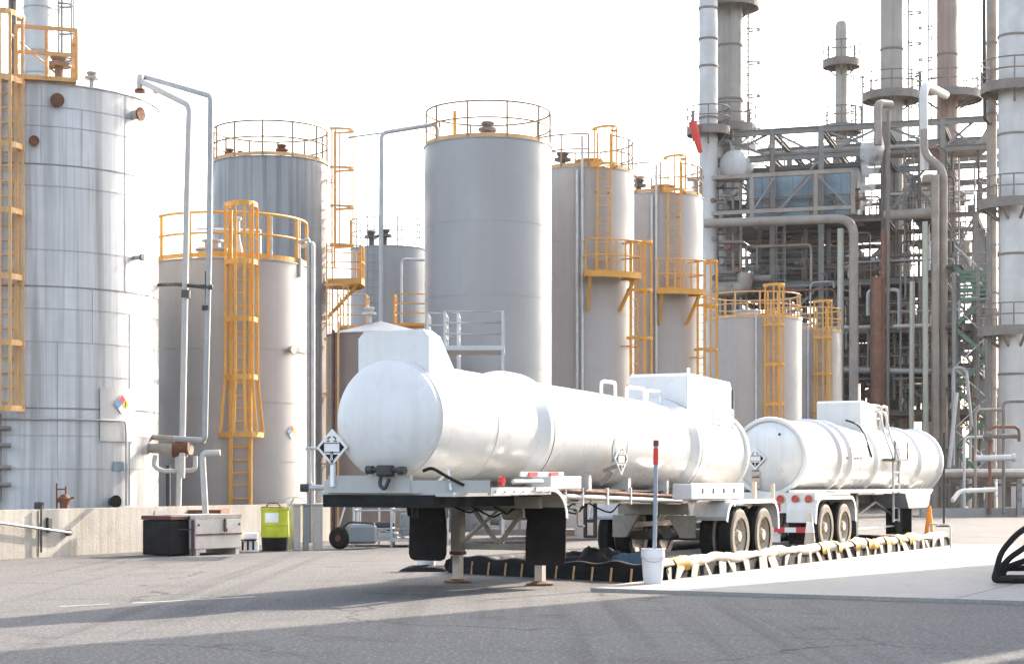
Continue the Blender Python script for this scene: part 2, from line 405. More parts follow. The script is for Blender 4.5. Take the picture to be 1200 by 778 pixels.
struct(mb, 'pavement_joint_line', M['steel_dark'])

# worn stripe on the yard
mb = MB()
A, B = G(155, 706.5), G(298, 699)
n_ = (B-A).normalized().cross(Vector((0, 0, 1)))*0.05
mb.sheet([A-n_+Vector((0, 0, .004)), A+n_+Vector((0, 0, .004)), B+n_+Vector((0, 0, .004)), B-n_+Vector((0, 0, .004))])
A, B = G(70, 710.5), G(128, 707.5)
n_ = (B-A).normalized().cross(Vector((0, 0, 1)))*0.04
mb.sheet([A-n_+Vector((0, 0, .004)), A+n_+Vector((0, 0, .004)), B+n_+Vector((0, 0, .004)), B-n_+Vector((0, 0, .004))])
struct(mb, 'road_marking', M['paint_line'])

# ------------------------------------------------------------------ containment wall
WA = R_(64.0); WD = Vector((math.cos(WA), math.sin(WA), 0)); WN = Vector((math.sin(WA), -math.cos(WA), 0))
W0 = G(0, 655.5)
WH = 0.92
def wall_at(px):
    # point of the wall's front base under photo column px
    u = (px-600)/F
    k = (u*W0.y-W0.x)/(WD.x-u*WD.y)
    return W0+WD*k
wa = W0-WD*9; wb = wall_at(387)
t = thing('containment_wall', 'stained concrete containment wall standing in front of the left tanks', 'wall', wa)
mb = MB(); mb.prism([wa, wb, wb-WN*0.28, wa-WN*0.28], (0, 0, WH)); mb.build('wall_body', M['wall_concrete'], t)
for px in (45,):
    p = wall_at(px)+WN*0.004
    mb = MB(); mb.bar(p+Vector((0, 0, .02)), p+Vector((0, 0, WH-.02)), 0.012, 0.02); mb.build('expansion_joint', M['steel_dark'], t)
# return of the wall, running back at its far end
mb = MB(); e = wb-WN*0.29; mb.prism([wb-WD*.001-WN*.29, e-WN*9, e-WN*9-WD*.28, e-WD*.28], (0, 0, WH-.01)); mb.build('return_wall', M['wall_concrete'], t)
# pipe along the wall
t = thing('wall_pipe', 'grey conduit pipe sloping along the left face of the concrete wall', 'pipe', wall_at(0)+WN*.1)
a = wall_at(-40)+WN*.1; b = wall_at(78)+WN*.1
mb = MB(); mb.tube([a+Vector((0, 0, .78)), b+Vector((0, 0, .45))], .028, 8); mb.build('conduit', M['pipe_grey'], t)
mb = MB(); mb.cyl(b+Vector((0, 0, .45)), b+Vector((0, 0, .45))-WN*.1, .06, 10); mb.build('wall_flange', M['rust'], t)
p = wall_at(45)+WN*.07
mb = MB(); mb.bar(p+Vector((0, 0, .1)), p+Vector((0, 0, .98)), .035); mb.build('support_post', M['dark'], t)
p = wall_at(56)+WN*.03
mb = MB(); mb.box(p+Vector((0, 0, .62)), (.12, .07, .28), WA, .01)
tag(mb.build('switch_box', M['dark'], None, p), 'small dark switch box bolted on the left concrete wall', 'switch box')
p = wall_at(187)+WN*.006
mb = MB(); mb.box(p+Vector((0, 0, .66)), (.36, .012, .36), WA)
tag(mb.build('notice_board', M['grey_panel'], None, p), 'pale square notice plate fixed on the shaded concrete wall beside the chest', 'sign')

# ------------------------------------------------------------------ tanks
def vw(c):
    fi = math.atan2(c[0], c[1])
    rt = Vector((math.cos(fi), -math.sin(fi), 0)); tc = Vector((-math.sin(fi), -math.cos(fi), 0))
    return rt, tc
def nrm(c, a):
    rt, tc = vw(c); return rt*math.sin(a)+tc*math.cos(a)
def wang(c, a):
    n = nrm(c, a); return math.atan2(n.y, n.x)

def guard_rail(t, c, R, z, m, a0=None, a1=None, posts=14, h=1.07, toe=True, tm=None, tr=0.024, name='guard_rail'):
    if a0 is None: a0, a1 = 0.0, 2*PI
    full = abs(a1-a0-2*PI) < 1e-4
    mb = MB(); mb.arc(c, R, a0, a1, z+h, tr); ra = mb.build(name, m, t)
    mb = MB(); mb.arc(c, R, a0, a1, z+h*0.54, tr*.9); sub(mb, 'mid_rail', m, ra)
    if toe:
        mb = MB(); mb.strip(c, R, a0, a1, z+0.01, z+0.12); sub(mb, 'toe_board', tm or m, ra)
    for i in range(posts+(0 if full else 1)):
        a = a0+(a1-a0)*i/posts
        p = Vector((c[0]+R*math.cos(a), c[1]+R*math.sin(a), z))
        mb = MB(); mb.bar(p, p+Vector((0, 0, h)), tr*2.0); sub(mb, 'rail_post', m, ra)
    return ra

def ladder(t, c, R, a, z0, z1, m, w=0.46, off=0.2, cage=None, hoop=1.4, cr=0.40, flare=0.0, brackets=True, thick=1.0, top=1.1):
    n = nrm(c, a); s = Vector((0, 0, 1)).cross(n).normalized()
    b = Vector((c[0], c[1], 0))+n*(R+off)
    mb = MB()
    for sg in (-1, 1):
        mb.bar(b+s*sg*w/2+Vector((0, 0, z0)), b+s*sg*w/2+Vector((0, 0, z1+top)), 0.05*thick, 0.07*thick)
    z = z0+0.15
    while z < z1:
        mb.tube([b-s*w/2+Vector((0, 0, z)), b+s*w/2+Vector((0, 0, z))], 0.014*thick, 6); z += 0.3
    if brackets:
        z = z0+.5
        while z < z1:
            for sg in (-1, 1):
                q = b+s*sg*w/2+Vector((0, 0, z)); mb.bar(q, q-n*off, .04)
            z += 2.2
    mb.build('ladder', m, t)
    if cage:
        c0, c1 = cage
        hoops = []; nh = max(2, int(round((c1-c0)/hoop))+1)
        cg = None
        for i in range(nh):
            z = c0+(c1-c0)*i/(nh-1); k = 1.0+(flare if i == 0 else 0.0)
            pts = []
            for j in range(13):
                th = -PI*0.02+PI*1.04*j/12
                pts.append(b+s*math.cos(th)*cr*k+n*math.sin(th)*cr*1.75*k+Vector((0, 0, z)))
            pts = [b+s*w/2+Vector((0, 0, z))]+pts+[b-s*w/2+Vector((0, 0, z))]
            hoops.append(pts)
            mb = MB()
            for q0, q1 in zip(pts[:-1], pts[1:]): mb.bar(q0, q1, 0.014*thick, 0.075*thick)
            if cg is None: cg = mb.build('safety_cage', m, t)
            else: sub(mb, 'cage_hoop', m, cg)
        for j in (2, 5, 7, 9, 12):
            mb = MB()
            for i in range(nh-1): mb.bar(hoops[i][j], hoops[i+1][j], 0.045*thick, 0.014*thick)
            sub(mb, 'cage_strap', m, cg)

def side_platform(t, c, R, a0, a1, z, m, depth=1.0, h=1.07, posts=6, brackets=True):
    n = 12
    A = [wang(c, a0+(a1-a0)*i/n) for i in range(n+1)]
    inn = [Vector((c[0]+(R+.05)*math.cos(x), c[1]+(R+.05)*math.sin(x), z)) for x in A]
    out = [Vector((c[0]+(R+depth)*math.cos(x), c[1]+(R+depth)*math.sin(x), z)) for x in A]
    mb = MB(); vs = inn+out; fs = [(i, i+1, n+2+i, n+1+i) for i in range(n)]
    mb.add(vs, fs); mb.add([v-Vector((0, 0, .05)) for v in vs], fs)
    for q0, q1 in zip(out[:-1], out[1:]): mb.bar(q0-Vector((0, 0, .05)), q1-Vector((0, 0, .05)), .04, .2)
    for q0, q1 in ((inn[0], out[0]), (inn[-1], out[-1])): mb.bar(q0-Vector((0, 0, .05)), q1-Vector((0, 0, .05)), .04, .2)
    pf = mb.build('platform', m, t)
    mb = MB(); pth = [inn[0]]+out+[inn[-1]]
    mb.tube([p+Vector((0, 0, h)) for p in pth], .026, 6); rl = mb.build('platform_rail', m, t)
    mb = MB(); mb.tube([p+Vector((0, 0, h*.52)) for p in pth], .024, 6); sub(mb, 'mid_rail', m, rl)
    idx = [int(round(i*n/posts)) for i in range(posts+1)]
    for i in idx:
        mb = MB(); mb.bar(out[i], out[i]+Vector((0, 0, h)), .05); sub(mb, 'rail_post', m, rl)
    if brackets:
        for i in (1, n-1):
            nn = (out[i]-inn[i]).normalized()
            mb = MB(); q = out[i]-Vector((0, 0, .1)); mb.bar(q-nn*.1, inn[i]-Vector((0, 0, 1.15)), .09); sub(mb, 'knee_brace', m, pf)
    return pf

def nozzle(t, c, R, a, z, r, L, m, fm=None, name='nozzle'):
    n = nrm(c, a); b = Vector((c[0], c[1], z))+n*R
    mb = MB(); mb.cyl(b-n*.05, b+n*L, r, 14); nz = mb.build(name, m, t)
    mb = MB(); mb.cyl(b+n*L, b+n*(L+.04), r*1.5, 16); sub(mb, 'flange', fm or m, nz)
    return nz
def vent(t, p, m, sc=1.0, name='roof_vent'):
    mb = MB(); mb.lathe([(0, .0), (0, .09), (.3, .09), (.3, .26), (.38, .26), (.40, .12), (.52, .20), (.56, .16), (.56, 0)], p, (0, 0, 1), 14)
    for i, (z, r) in enumerate(()): pass
    mb.v = [tuple(Vector(p)+(Vector(q)-Vector(p))*sc) for q in mb.v]
    return mb.build(name, m, t)
def fire_diamond(t, c, R, a, z, hd, numeral=None):
    # four-colour hazard diamond on the shell: blue left, red top, yellow right, white bottom
    n = nrm(c, a); s = Vector((0, 0, 1)).cross(n).normalized(); up = Vector((0, 0, 1))
    o_ = Vector((c[0], c[1], z))+n*(R+.025)
    def qd(cx, cz, k): return [o_+s*(cx-k)+up*cz, o_+s*cx+up*(cz-k), o_+s*(cx+k)+up*cz, o_+s*cx+up*(cz+k)]
    k = hd/2
    mb = MB(); mb.prism(qd(0, 0, hd*1.05), -n*.015); pl = mb.build('hazard_diamond', M['sign_white'], t)
    for cx, cz, m in ((-k, 0, 'nblue'), (0, k, 'nred'), (k, 0, 'nyel')):
        mb = MB(); mb.prism([p+n*.004 for p in qd(cx, cz, k*.97)], -n*.002); sub(mb, 'diamond_quarter', M[m], pl)
    if numeral:
        text_on(pl, numeral, o_+n*.006+s*k, s, up, hd*.55, M['black'], t)
    return pl
def text_on(parent, txt, p, s, up, size, m, t, name='numeral'):
    # the numerals 8 and 1, cut from flat sheet
    s = Vector(s); up = Vector(up); n = s.cross(up).normalized(); p = Vector(p); mb = MB(); h = size/2
    if txt == '8':
        for cz, r in ((.24*size, .22*size), (-.23*size, .26*size)):
            vs = []
            for i in range(20):
                a = 2*PI*i/20; d = s*math.cos(a)+up*math.sin(a)
                vs += [p+up*cz+d*r, p+up*cz+d*r*.52]
            mb.add(vs, [(2*i, 2*i+1, (2*i+3) % 40, (2*i+2) % 40) for i in range(20)])
    else:
        mb.prism([p-s*size*.09-up*h, p+s*size*.09-up*h, p+s*size*.09+up*h, p-s*size*.09+up*h], n*.002)
        mb.prism([p-s*size*.09+up*h*.98, p-s*size*.28+up*h*.6, p-s*size*.2+up*h*.5, p-s*size*.09+up*h*.65], n*.002)
    sub(mb, name, m, parent)
def tank(name, label, cx, Y, Rp, ytop, m, cone=0.2, base=0.0, lip=True, n=96, bands=()):
    X = (cx-600)/F*Y; R = Rp/F*Y; c = (X, Y)
    d = math.hypot(X, Y); zt = CH+(HOR-ytop)/F*(Y-R*Y/d)
    t = thing(name, label, 'storage tank', (X, Y, base))
    mb = MB(); mb.lathe([(base, 0), (base, R), (zt, R)], (X, Y, 0), (0, 0, 1), n); sh = mb.build('shell', m, t)
    mb = MB(); mb.lathe([(zt, R), (zt, R+.03), (zt+.025, R+.03), (zt+.025+cone, 0)] if lip else [(zt, R), (zt+cone, 0)], (X, Y, 0), (0, 0, 1), n); mb.build('roof', m, t)
    return t, c, R, zt, sh
def weld_seams(t, c, R, zs, m, r=.012):
    for z in zs:
        mb = MB(); mb.strip(c, R+.001, 0, 2*PI, z-r, z+r, .008, 72); mb.build('seam_band', m, t)
zpx = lambda y, Y: CH+(HOR-y)/F*Y
def zs_px(ys, c, R): 
    d = math.hypot(*c); return [zpx(y, c[1]*(1-R/d)) for y in ys]

# --- big insulated tank on the left
t, c, R, zt, sh = tank('insulated_storage_tank', 'wide silver clad insulated tank with dark seams at the left edge, orange caged ladder', 40, 39.5, 143, 97, M['jacket'], cone=0.35, n=128)
weld_seams(t, c, R, zs_px([124, 147, 217, 292, 361, 400, 439, 510, 549], c, R), M['pipe_grey'], .009)
weld_seams(t, c, R, zs_px([192, 335, 478], c, R), M['steel_grey'], .015)
for a, y0, y1 in ((R_(3), 97, 192), (R_(21), 125, 192), (R_(26), 335, 400), (R_(-3), 192, 292), (R_(10), 400, 560), (R_(44), 97, 335), (R_(47), 361, 592)):
    n_ = nrm(c, a); b = Vector((c[0], c[1], 0))+n_*(R+.004)
    za, zb = zs_px([y1, y0], c, R)
    mb = MB(); mb.bar(b+Vector((0, 0, za)), b+Vector((0, 0, zb)), .012, .01); mb.build('vertical_seam', M['pipe_grey'], t)
nozzle(t, c, R, R_(9.5), zs_px([117], c, R)[0], .095, .10, M['rust'], M['rust'])
nozzle(t, c, R, R_(50), zs_px([118], c, R)[0], .10, .16, M['pipe_white'], M['rust'])
nozzle(t, c, R, R_(0), zs_px([166], c, R)[0], .07, .07, M['pipe_grey'], M['rust'])
nozzle(t, c, R, R_(50), zs_px([292], c, R)[0], .05, .2, M['pipe_grey'], M['dark'])
nozzle(t, c, R, R_(36), zs_px([588], c, R)[0], .09, .12, M['dark'], M['rubber'])
zl = zs_px([480], c, R)[0]; zt2 = zs_px([97], c, R)[0]
ladder(t, c, R, R_(-11), zl, zt2, M['yellow_fade'], cage=(zl, zt2+1.25), hoop=1.4, cr=.36, w=.42, thick=1.5)
# roof platform with box railing
n_ = nrm(c, R_(2)); s_ = Vector((0, 0, 1)).cross(n_).normalized(); b = Vector((c[0], c[1], zt2+.03))+n_*(R-.35)
mb = MB(); mb.prism([b-s_*.75-n_*.7, b+s_*.75-n_*.7, b+s_*.75+n_*.5, b-s_*.75+n_*.5], (0, 0, .09)); pf = mb.build('roof_platform', M['yellow_fade'], t)
ring_ = [b+s_*.75-n_*.7, b+s_*.75+n_*.5, b-s_*.45+n_*.5]
for hh in (1.07, .55):
    mb = MB()
    for q0, q1 in zip(ring_[:-1], ring_[1:]): mb.bar(q0+Vector((0, 0, hh)), q1+Vector((0, 0, hh)), .07)
    sub(mb, 'platform_rail', M['yellow_fade'], pf)
for q in ring_+[b+s_*.15+n_*.5]:
    mb = MB(); mb.bar(q+Vector((0, 0, .05)), q+Vector((0, 0, 1.09)), .07); sub(mb, 'rail_post', M['yellow_fade'], pf)
vent(t, b+s_*.42+Vector((0, 0, .1)), M['steel_brown'], 1.0)
vent(t, b+s_*1.1-n_*.2+Vector((0, 0, .05)), M['pipe_grey'], .6)
mb = MB(); mb.tube([b-s_*.6+n_*.2+Vector((0, 0, 1.0)), b+s_*.5-n_*.2+Vector((0, 0, .2))], .025, 6); mb.build('hose_line', M['pipe_white'], t)
# polished patch, hazard diamond, plate, thin conduit
def patch(t, c, R, a0, a1, z0, z1, m, name, off=.012):
    mb = MB(); A0, A1 = wang(c, a0), wang(c, a1)
    mb.strip(c, R+off, A0, A1, z0, z1, .01, 10); return mb.build(name, m, t)
patch(t, c, R, R_(29.5), R_(50), *zs_px([516, 452], c, R), M['silver'], 'patch_panel', .02)
fire_diamond(t, c, R+.03, R_(41.0), zs_px([471], c, R)[0], .20, '1')
patch(t, c, R, R_(36.5), R_(42.5), *zs_px([551, 540], c, R), M['blue_panel'], 'name_plate', .02)
def hug(c, R, pts, off=.06):
    return [Vector((c[0], c[1], z))+nrm(c, a)*(R+off) for a, z in pts]
z0 = zs_px([491], c, R)[0]; zb = zs_px([593], c, R)[0]
pts = [(R_(-14+i*4), z0) for i in range(15)]+[(R_(43), z0-.06), (R_(43.4), z0-.3), (R_(43.4), zb)]
mb = MB(); mb.tube(hug(c, R, pts), .022, 8); mb.build('conduit', M['pipe_grey'], t)
mb = MB()
for z in (z0-.2, z0-.55, z0-1.0, z0-1.35): mb.tube(hug(c, R, [(R_(-16), z), (R_(-9), z)], .25), .05, 8)
mb.tube(hug(c, R, [(R_(-13.5), z0+.1), (R_(-13.5), z0-1.7)], .2), .04, 8)
mb.build('valve_manifold', M['steel_brown'], t)
# rusty valve stand on the pad in front
p = P(72, 598, 35.6)
t2 = thing('valve_stand', 'rusty iron valve stand in front of the left tank behind the wall', 'valve', (p.x, p.y, 0))
mb = MB(); mb.bar((p.x-.09, p.y, 0), (p.x-.09, p.y, 1.42), .035); mb.bar((p.x+.09, p.y, 0), (p.x+.09, p.y, 1.36), .035)
mb.bar((p.x-.09, p.y, 1.05), (p.x+.26, p.y, 1.14), .04); mb.bar((p.x-.09, p.y, 1.3), (p.x+.09, p.y, 1.3), .03)
mb.bar((p.x-.09, p.y, .85), (p.x+.09, p.y, .85), .03); mb.build('stand_frame', M['rust'], t2)
mb = MB(); mb.lathe([(0, 0), (0, .12), (.5, .09), (.62, .14), (.7, .05), (.7, 0)], (p.x+.06, p.y, .5), (0, 0, 1), 12); mb.build('valve_body', M['rust'], t2)
p = P(46, 592, 34.6)
mb = MB(); mb.lathe([(0, 0), (0, .03), (.9, .03), (.93, .1), (1.05, .1), (1.08, 0)], (p.x, p.y, 0), (0, 0, 1), 12)
tag(mb.build('small_valve', M['dark'], None, p), 'dark knob of a small valve showing just above the left wall', 'valve')

# --- silver process column behind the left tank
p = P(45, 0, 66)
t = thing('process_column', 'silver column rising behind the big insulated tank at the far left', 'process column', (p.x, p.y, 0))
mb = MB(); mb.cyl((p.x, p.y, 0), (p.x, p.y, 24), .53, 32); mb.build('shell', M['silver'], t)
for z in (16.4, 17.2, 18.0, 18.8, 19.6): 
    mb = MB(); mb.strip((p.x, p.y), .53, 0, 2*PI, z, z+.05, .02, 40); mb.build('seam_band', M['pipe_grey'], t)
ladder(t, (p.x, p.y), .53, R_(86), 14, 22, M['steel_grey'], cage=(15, 21), hoop=1.0, cr=.3)
for i, px in enumerate((12, 17)):
    p = P(px, 0, 67)
    mb = MB(); mb.tube([(p.x, p.y, 0), (p.x, p.y, 24)], .08, 8)
    tag(mb.build('riser_pipe', M['steel_brown'], None, p), ('thin brown riser pipe farthest left behind the orange ladder', 'thin brown riser pipe between the orange ladder and the silver column')[i], 'pipe')

# --- front squat tank with the yellow caged ladder
t, c, R, zt, sh = tank('storage_tank', 'squat beige tank with bright yellow caged ladder behind the concrete wall', 269, 44, 91, 303, M['tank_warm'], cone=.25)
guard_rail(t, c, R-.03, zt+.03, M['yellow'], wang(c, R_(-88)), wang(c, R_(88)), posts=6, tr=.036)
guard_rail(t, c, R-.03, zt+.03, M['galv'], wang(c, R_(95)), wang(c, R_(265)), posts=6, tr=.02, toe=False, name='rear_rail')
zf = lambda y: zs_px([y], c, R)[0]
ladder(t, c, R, R_(7), .3, zt, M['yellow'], cage=(zf(510), zt+1.2), hoop=1.35, cr=.38, flare=.35, thick=1.5)
fire_diamond(t, c, R, R_(50), zf(505), .16)
for y in (407, 470, 540): weld_seams(t, c, R, [zf(y)], M['tank_warm'], .008)
nozzle(t, c, R, R_(48), zf(407), .07, .10, M['pipe_grey'], M['pipe_grey'])
patch(t, c, R, R_(46), R_(74), zf(409), zf(403), M['steel_grey'], 'shell_bracket', .03)
mb = MB(); q = Vector((c[0], c[1], zt+.1))+nrm(c, R_(-25))*R*.5; mb.lathe([(0, .0), (0, .36), (.2, .36), (.2, .42), (.25, .42), (.25, .2), (.42, .2), (.42, .26), (.46, .26), (.46, 0)], q, (0, 0, 1), 20); mb.build('roof_hatch', M['pipe_grey'], t)
q = Vector((c[0], c[1], zt+.1))+nrm(c, R_(10))*R*.6; mb = MB(); mb.lathe([(0, 0), (0, .14), (.1, .14), (.5, .05), (.9, .05), (.92, .09), (.98, .09), (1, 0)], q, (0, 0, 1), 14); mb.build('vent_pipe', M['pipe_white'], t)
q = Vector((c[0], c[1], 0))+nrm(c, R_(60))*(R+.02); mb = MB(); mb.tube([q+Vector((0, 0, zt+.15)), q+Vector((0, 0, zt-.3))], .05, 8); mb.build('overflow_pipe', M['pipe_grey'], t)
q = Vector((c[0], c[1], zt+.2))+nrm(c, R_(100))*R*.4
mb = MB(); mb.tube([q, q+Vector((0, 0, .75)), q+Vector((-1.6, 0, .8))], .03, 6); mb.build('roof_pipe', M['galv'], t)

# --- tall stained tank behind it
t, c, R, zt, sh = tank('storage_tank', 'tall grey tank with vertical stains behind the squat beige tank', 317, 57, 67, 183, M['tank_grey_stain'], cone=.2)
guard_rail(t, c, R-.02, zt+.03, M['rail_brown'], posts=12, tm=M['yellow_fade'], tr=.03)
zf = lambda y: zs_px([y], c, R)[0]
ladder(t, c, R, R_(78), zf(305), zt, M['yellow_fade'], cage=(zf(280), zt+1.1), hoop=1.2, cr=.38, thick=1.1)
side_platform(t, c, R, R_(72), R_(112), zf(322), M['yellow'], depth=1.15)
ladder(t, c, R, R_(66), 1.5, zf(322), M['yellow_fade'], cage=(2.5, zf(330)), hoop=1.5, cr=.36, thick=1.0)
for a, r, k in ((-60, .3, .8), (-40, .2, .8), (15, .35, .75), (52, .2, .7)):
    vent(t, Vector((c[0], c[1], zt+.02))+nrm(c, R_(a))*R*k, M['rust'] if r > .2 else M['steel_dark'], r*2.2)
weld_seams(t, c, R, [zf(260), zf(340)], M['tank_grey'], .008)

# --- far blue-grey tank
t, c, R, zt, sh = tank('storage_tank', 'low blue-grey tank with thin grey railing far behind, left of the central tank', 455, 68, 44, 288, M['tank_blue'], cone=.2)
guard_rail(t, c, R-.02, zt+.03, M['steel_grey'], posts=10, tr=.022, toe=False)
vent(t, (c[0]-.1, c[1]-.6, zt+.1), M['steel_dark'], 1.1); vent(t, (c[0]-.6, c[1]-.6, zt+.1), M['steel_dark'], 1.0)
mb = MB(); mb.tube(fillet([(c[0]+.6, c[1]-R-.15, .5), (c[0]+.6, c[1]-R-.15, zt-.5), (c[0]+2.2, c[1]-R-.15, zt-.6)], .2), .05, 8); mb.build('side_pipe', M['galv'], t)
ladder(t, c, R, R_(-20), 1, zt, M['steel_grey'], thick=.8)

# --- brown cone-roof tank
t, c, R, zt, sh = tank('storage_tank', 'brown tank with pale cone roof hidden behind the near tank trailer', 446, 51, 62, 389, M['tank_brown'], cone=.02, lip=False)
mb = MB(); mb.lathe([(zt, R+.04), (zt+.03, R+.04), (zt+.42, .05), (zt+.45, 0)], (c[0], c[1], 0), (0, 0, 1), 64); mb.build('cone_roof', M['pipe_white'], t)
vent(t, (c[0]-.3, c[1]-.3, zt+.35), M['pipe_white'], .8)
q = Vector((c[0], c[1], 0))+nrm(c, R_(-55))*(R+.1); mb = MB(); mb.tube([q, q+Vector((0, 0, zt+.1))], .05, 8); mb.build('side_pipe', M['rust'], t)
q = Vector((c[0], c[1], 0))+nrm(c, R_(-45))*(R+.15); mb = MB(); mb.tube([q, q+Vector((0, 0, zt+.3))], .035, 8); mb.build('side_pipe', M['yellow_fade'], t)

# --- yellow stair platform behind
def stair_platform(name, label, p, w, d, z, m, rail_h=1.0, stair=True, deck=True):
    t = thing(name, label, 'platform', (p[0], p[1], 0))
    x, y = p[0], p[1]
    mb = MB(); mb.box((x, y, z-.05), (w, d, .1)); mb.build('deck', m, t)
    for sx in (-1, 1):
        for sy in (-1, 1):
            mb = MB(); mb.bar((x+sx*w*.47, y+sy*d*.46, 0), (x+sx*w*.47, y+sy*d*.46, z+rail_h), .06); mb.build('post', m, t)
    for k in (1.0, .67, .34):
        mb = MB(); q = [(x-w*.47, y+d*.46), (x-w*.47, y-d*.46), (x+w*.47, y-d*.46), (x+w*.47, y+d*.46)]
        mb.tube([(a, b, z+rail_h*k) for a, b in q], .024, 6); mb.build('hand_rail', m, t)
    if stair:
        mb = MB()
        for sy in (-.3, .3): mb.bar((x-w*.5, y+sy, z-.05), (x-w*.5-z*.7, y+sy, 0), .05, .18)
        for i in range(int(z/.22)): mb.box((x-w*.5-(i+.5)*.22*.7, y, z-.05-(i+.5)*.22), (.22, .6, .03))
        mb.build('stair', m, t)
    return t
stair_platform('stair_platform', 'yellow stair platform seen small above the brown cone roof tank', P(482, 400, 62), 1.2, 1.0, zpx(380, 62), M['yellow'])
stair_platform('access_platform', 'pale yellow railed platform between the stained tank and the brown cone roof tank', P(414, 400, 60), 1.0, 1.0, zpx(382, 60), M['yellow_fade'], stair=False)
stair_platform('loading_platform', 'grey metal platform with three-bar railing behind the near trailer front', P(556, 440, 40), 1.35, 1.6, zpx(408, 40), M['galv'], stair=False, rail_h=.75)
stair_platform('loading_platform', 'narrow grey railed platform left of the three-bar one, behind the trailer guard box', P(520, 440, 42), .75, 1.2, zpx(412, 42), M['galv'], stair=False, rail_h=.85)

# --- central tank
t, c, R, zt, sh = tank('storage_tank', 'tall smooth grey central tank with brown round railing and no ladder in view', 572, 55, 74.5, 161, M['tank_grey'], cone=.2)
guard_rail(t, c, R-.05, zt+.03, M['rail_brown'], posts=10, tm=M['yellow_fade'], tr=.032)
vent(t, (c[0]-.0, c[1]-.9, zt+.05), M['steel_brown'], 1.1)
q = (c[0]-1.0, c[1]-.6, zt+.05); mb = MB(); mb.tube([q, (q[0], q[1], q[2]+1.0)], .06, 8); mb.build('roof_post', M['yellow'], t)
zf = lambda y: zs_px([y], c, R)[0]
weld_seams(t, c, R, [zf(258), zf(345), zf(430)], M['tank_grey'], .008)
# pipe riser that feeds it
mb = MB(); A_ = [Vector((c[0]-R*.78, c[1]-.8, zt+.1)), Vector((c[0]-R*.78, c[1]-.8, zt+.62)), P(447, 156, 53.2), P(445, 440, 53.2)]; A_[3].z = 0
mb.tube(fillet(A_, .22), .066, 10); mb.tube([P(452, 155.5, 53.2), P(408, 161.5, 55.5)], .028, 8)
tag(mb.build('feed_pipe', M['pipe_grey'], None, A_[3]), 'grey feed pipe rising left of the central tank and bending over its roof', 'pipe')

# --- two tanks right of it, with mid platforms
def tall_tank(label, cx, Y, Rp, ytop, ypf, ylo, aL, aP0, aP1, aC):
    t, c, R, zt, sh = tank('storage_tank', label, cx, Y, Rp, ytop, M['tank_warm'], cone=.2)
    zf = lambda y: zs_px([y], c, R)[0]
    g0 = wang(c, aL+R_(14)); g1 = wang(c, aL-R_(14))
    guard_rail(t, c, R-.05, zt+.03, M['rail_brown'], g0, g1+2*PI if g1 < g0 else g1, posts=11, tm=M['yellow_fade'], tr=.03)
    ladder(t, c, R, aL, zf(ypf), zt, M['yellow'], cage=(zt+.0, zt+1.2), hoop=1.2, cr=.40, thick=1.2)
    side_platform(t, c, R, aP0, aP1, zf(ypf), M['yellow'], depth=.9)
    ladder(t, c, R, aC, 1.0, zf(ypf), M['yellow'], cage=(3.0, zf(ypf)+1.1), hoop=1.5, cr=.38, thick=1.2, off=.35)
    for a in (-4, 1):
        q = Vector((c[0], c[1], 0))+nrm(c, R_(a))*(R+.09)
        mb = MB(); mb.tube([q+Vector((0, 0, .5)), q+Vector((0, 0, zt+1.0 if a == 1 else zt-.1))], .05, 8); mb.build('side_pipe', M['galv'], t)
    vent(t, Vector((c[0], c[1], zt+.03))+nrm(c, R_(-35))*R*.6, M['steel_dark'], 1.1)
    q = Vector((c[0], c[1], zt+.03))+nrm(c, R_(12))*R*.75
    mb = MB(); mb.lathe([(0, 0), (0, .4), (.22, .4), (.22, .47), (.28, .47), (.28, 0)], q, (0, 0, 1), 18); mb.build('roof_hatch', M['yellow_fade'], t)
    weld_seams(t, c, R, [zf(ytop+85), zf(ytop+170)], M['tank_warm'], .008)
    return t
tall_tank('tall grey tank just right of the central tank, yellow platform halfway up', 681, 60.5, 62, 196, 322, 440, R_(22), R_(3), R_(47), R_(55))
tall_tank('tall grey tank next to the process plant, second right of the central tank', 768, 66, 55.5, 226, 342, 440, R_(20), R_(2), R_(42), R_(52))

# --- two short tanks with yellow ladders
def short_tank(label, cx, Y, Rp, ytop, aL, ac=None):
    t, c, R, zt, sh = tank('storage_tank', label, cx, Y, Rp, ytop, M['tank_warm'], cone=.3)
    guard_rail(t, c, R-.05, zt+.03, M['yellow_fade'], posts=12, tr=.034, toe=True, tm=M['yellow_fade'])
    ladder(t, c, R, aL, 1, zt, M['yellow'], cage=(3, zt+1.3), hoop=1.6, cr=.42, thick=1.5)
    q = Vector((c[0], c[1], 0))+nrm(c, aL-R_(18))*(R+.08)
    mb = MB(); mb.tube([q+Vector((0, 0, .5)), q+Vector((0, 0, zt+.2))], .05, 8); mb.build('side_pipe', M['galv'], t)
    mb = MB(); mb.lathe([(0, .0), (0, .5), (.3, .5), (.3, .57), (.36, .57), (.36, 0)], (c[0]-.4, c[1]-.8, zt+.05), (0, 0, 1), 18); mb.build('roof_hatch', M['pipe_white'], t)
    return t
short_tank('short wide grey tank with faded yellow railing, left one before the process plant', 883, 77, 56, 372, R_(21))
short_tank('short narrow grey tank, rightmost of the tanks, beside the rusty pipes', 942, 83, 44, 388, R_(24))

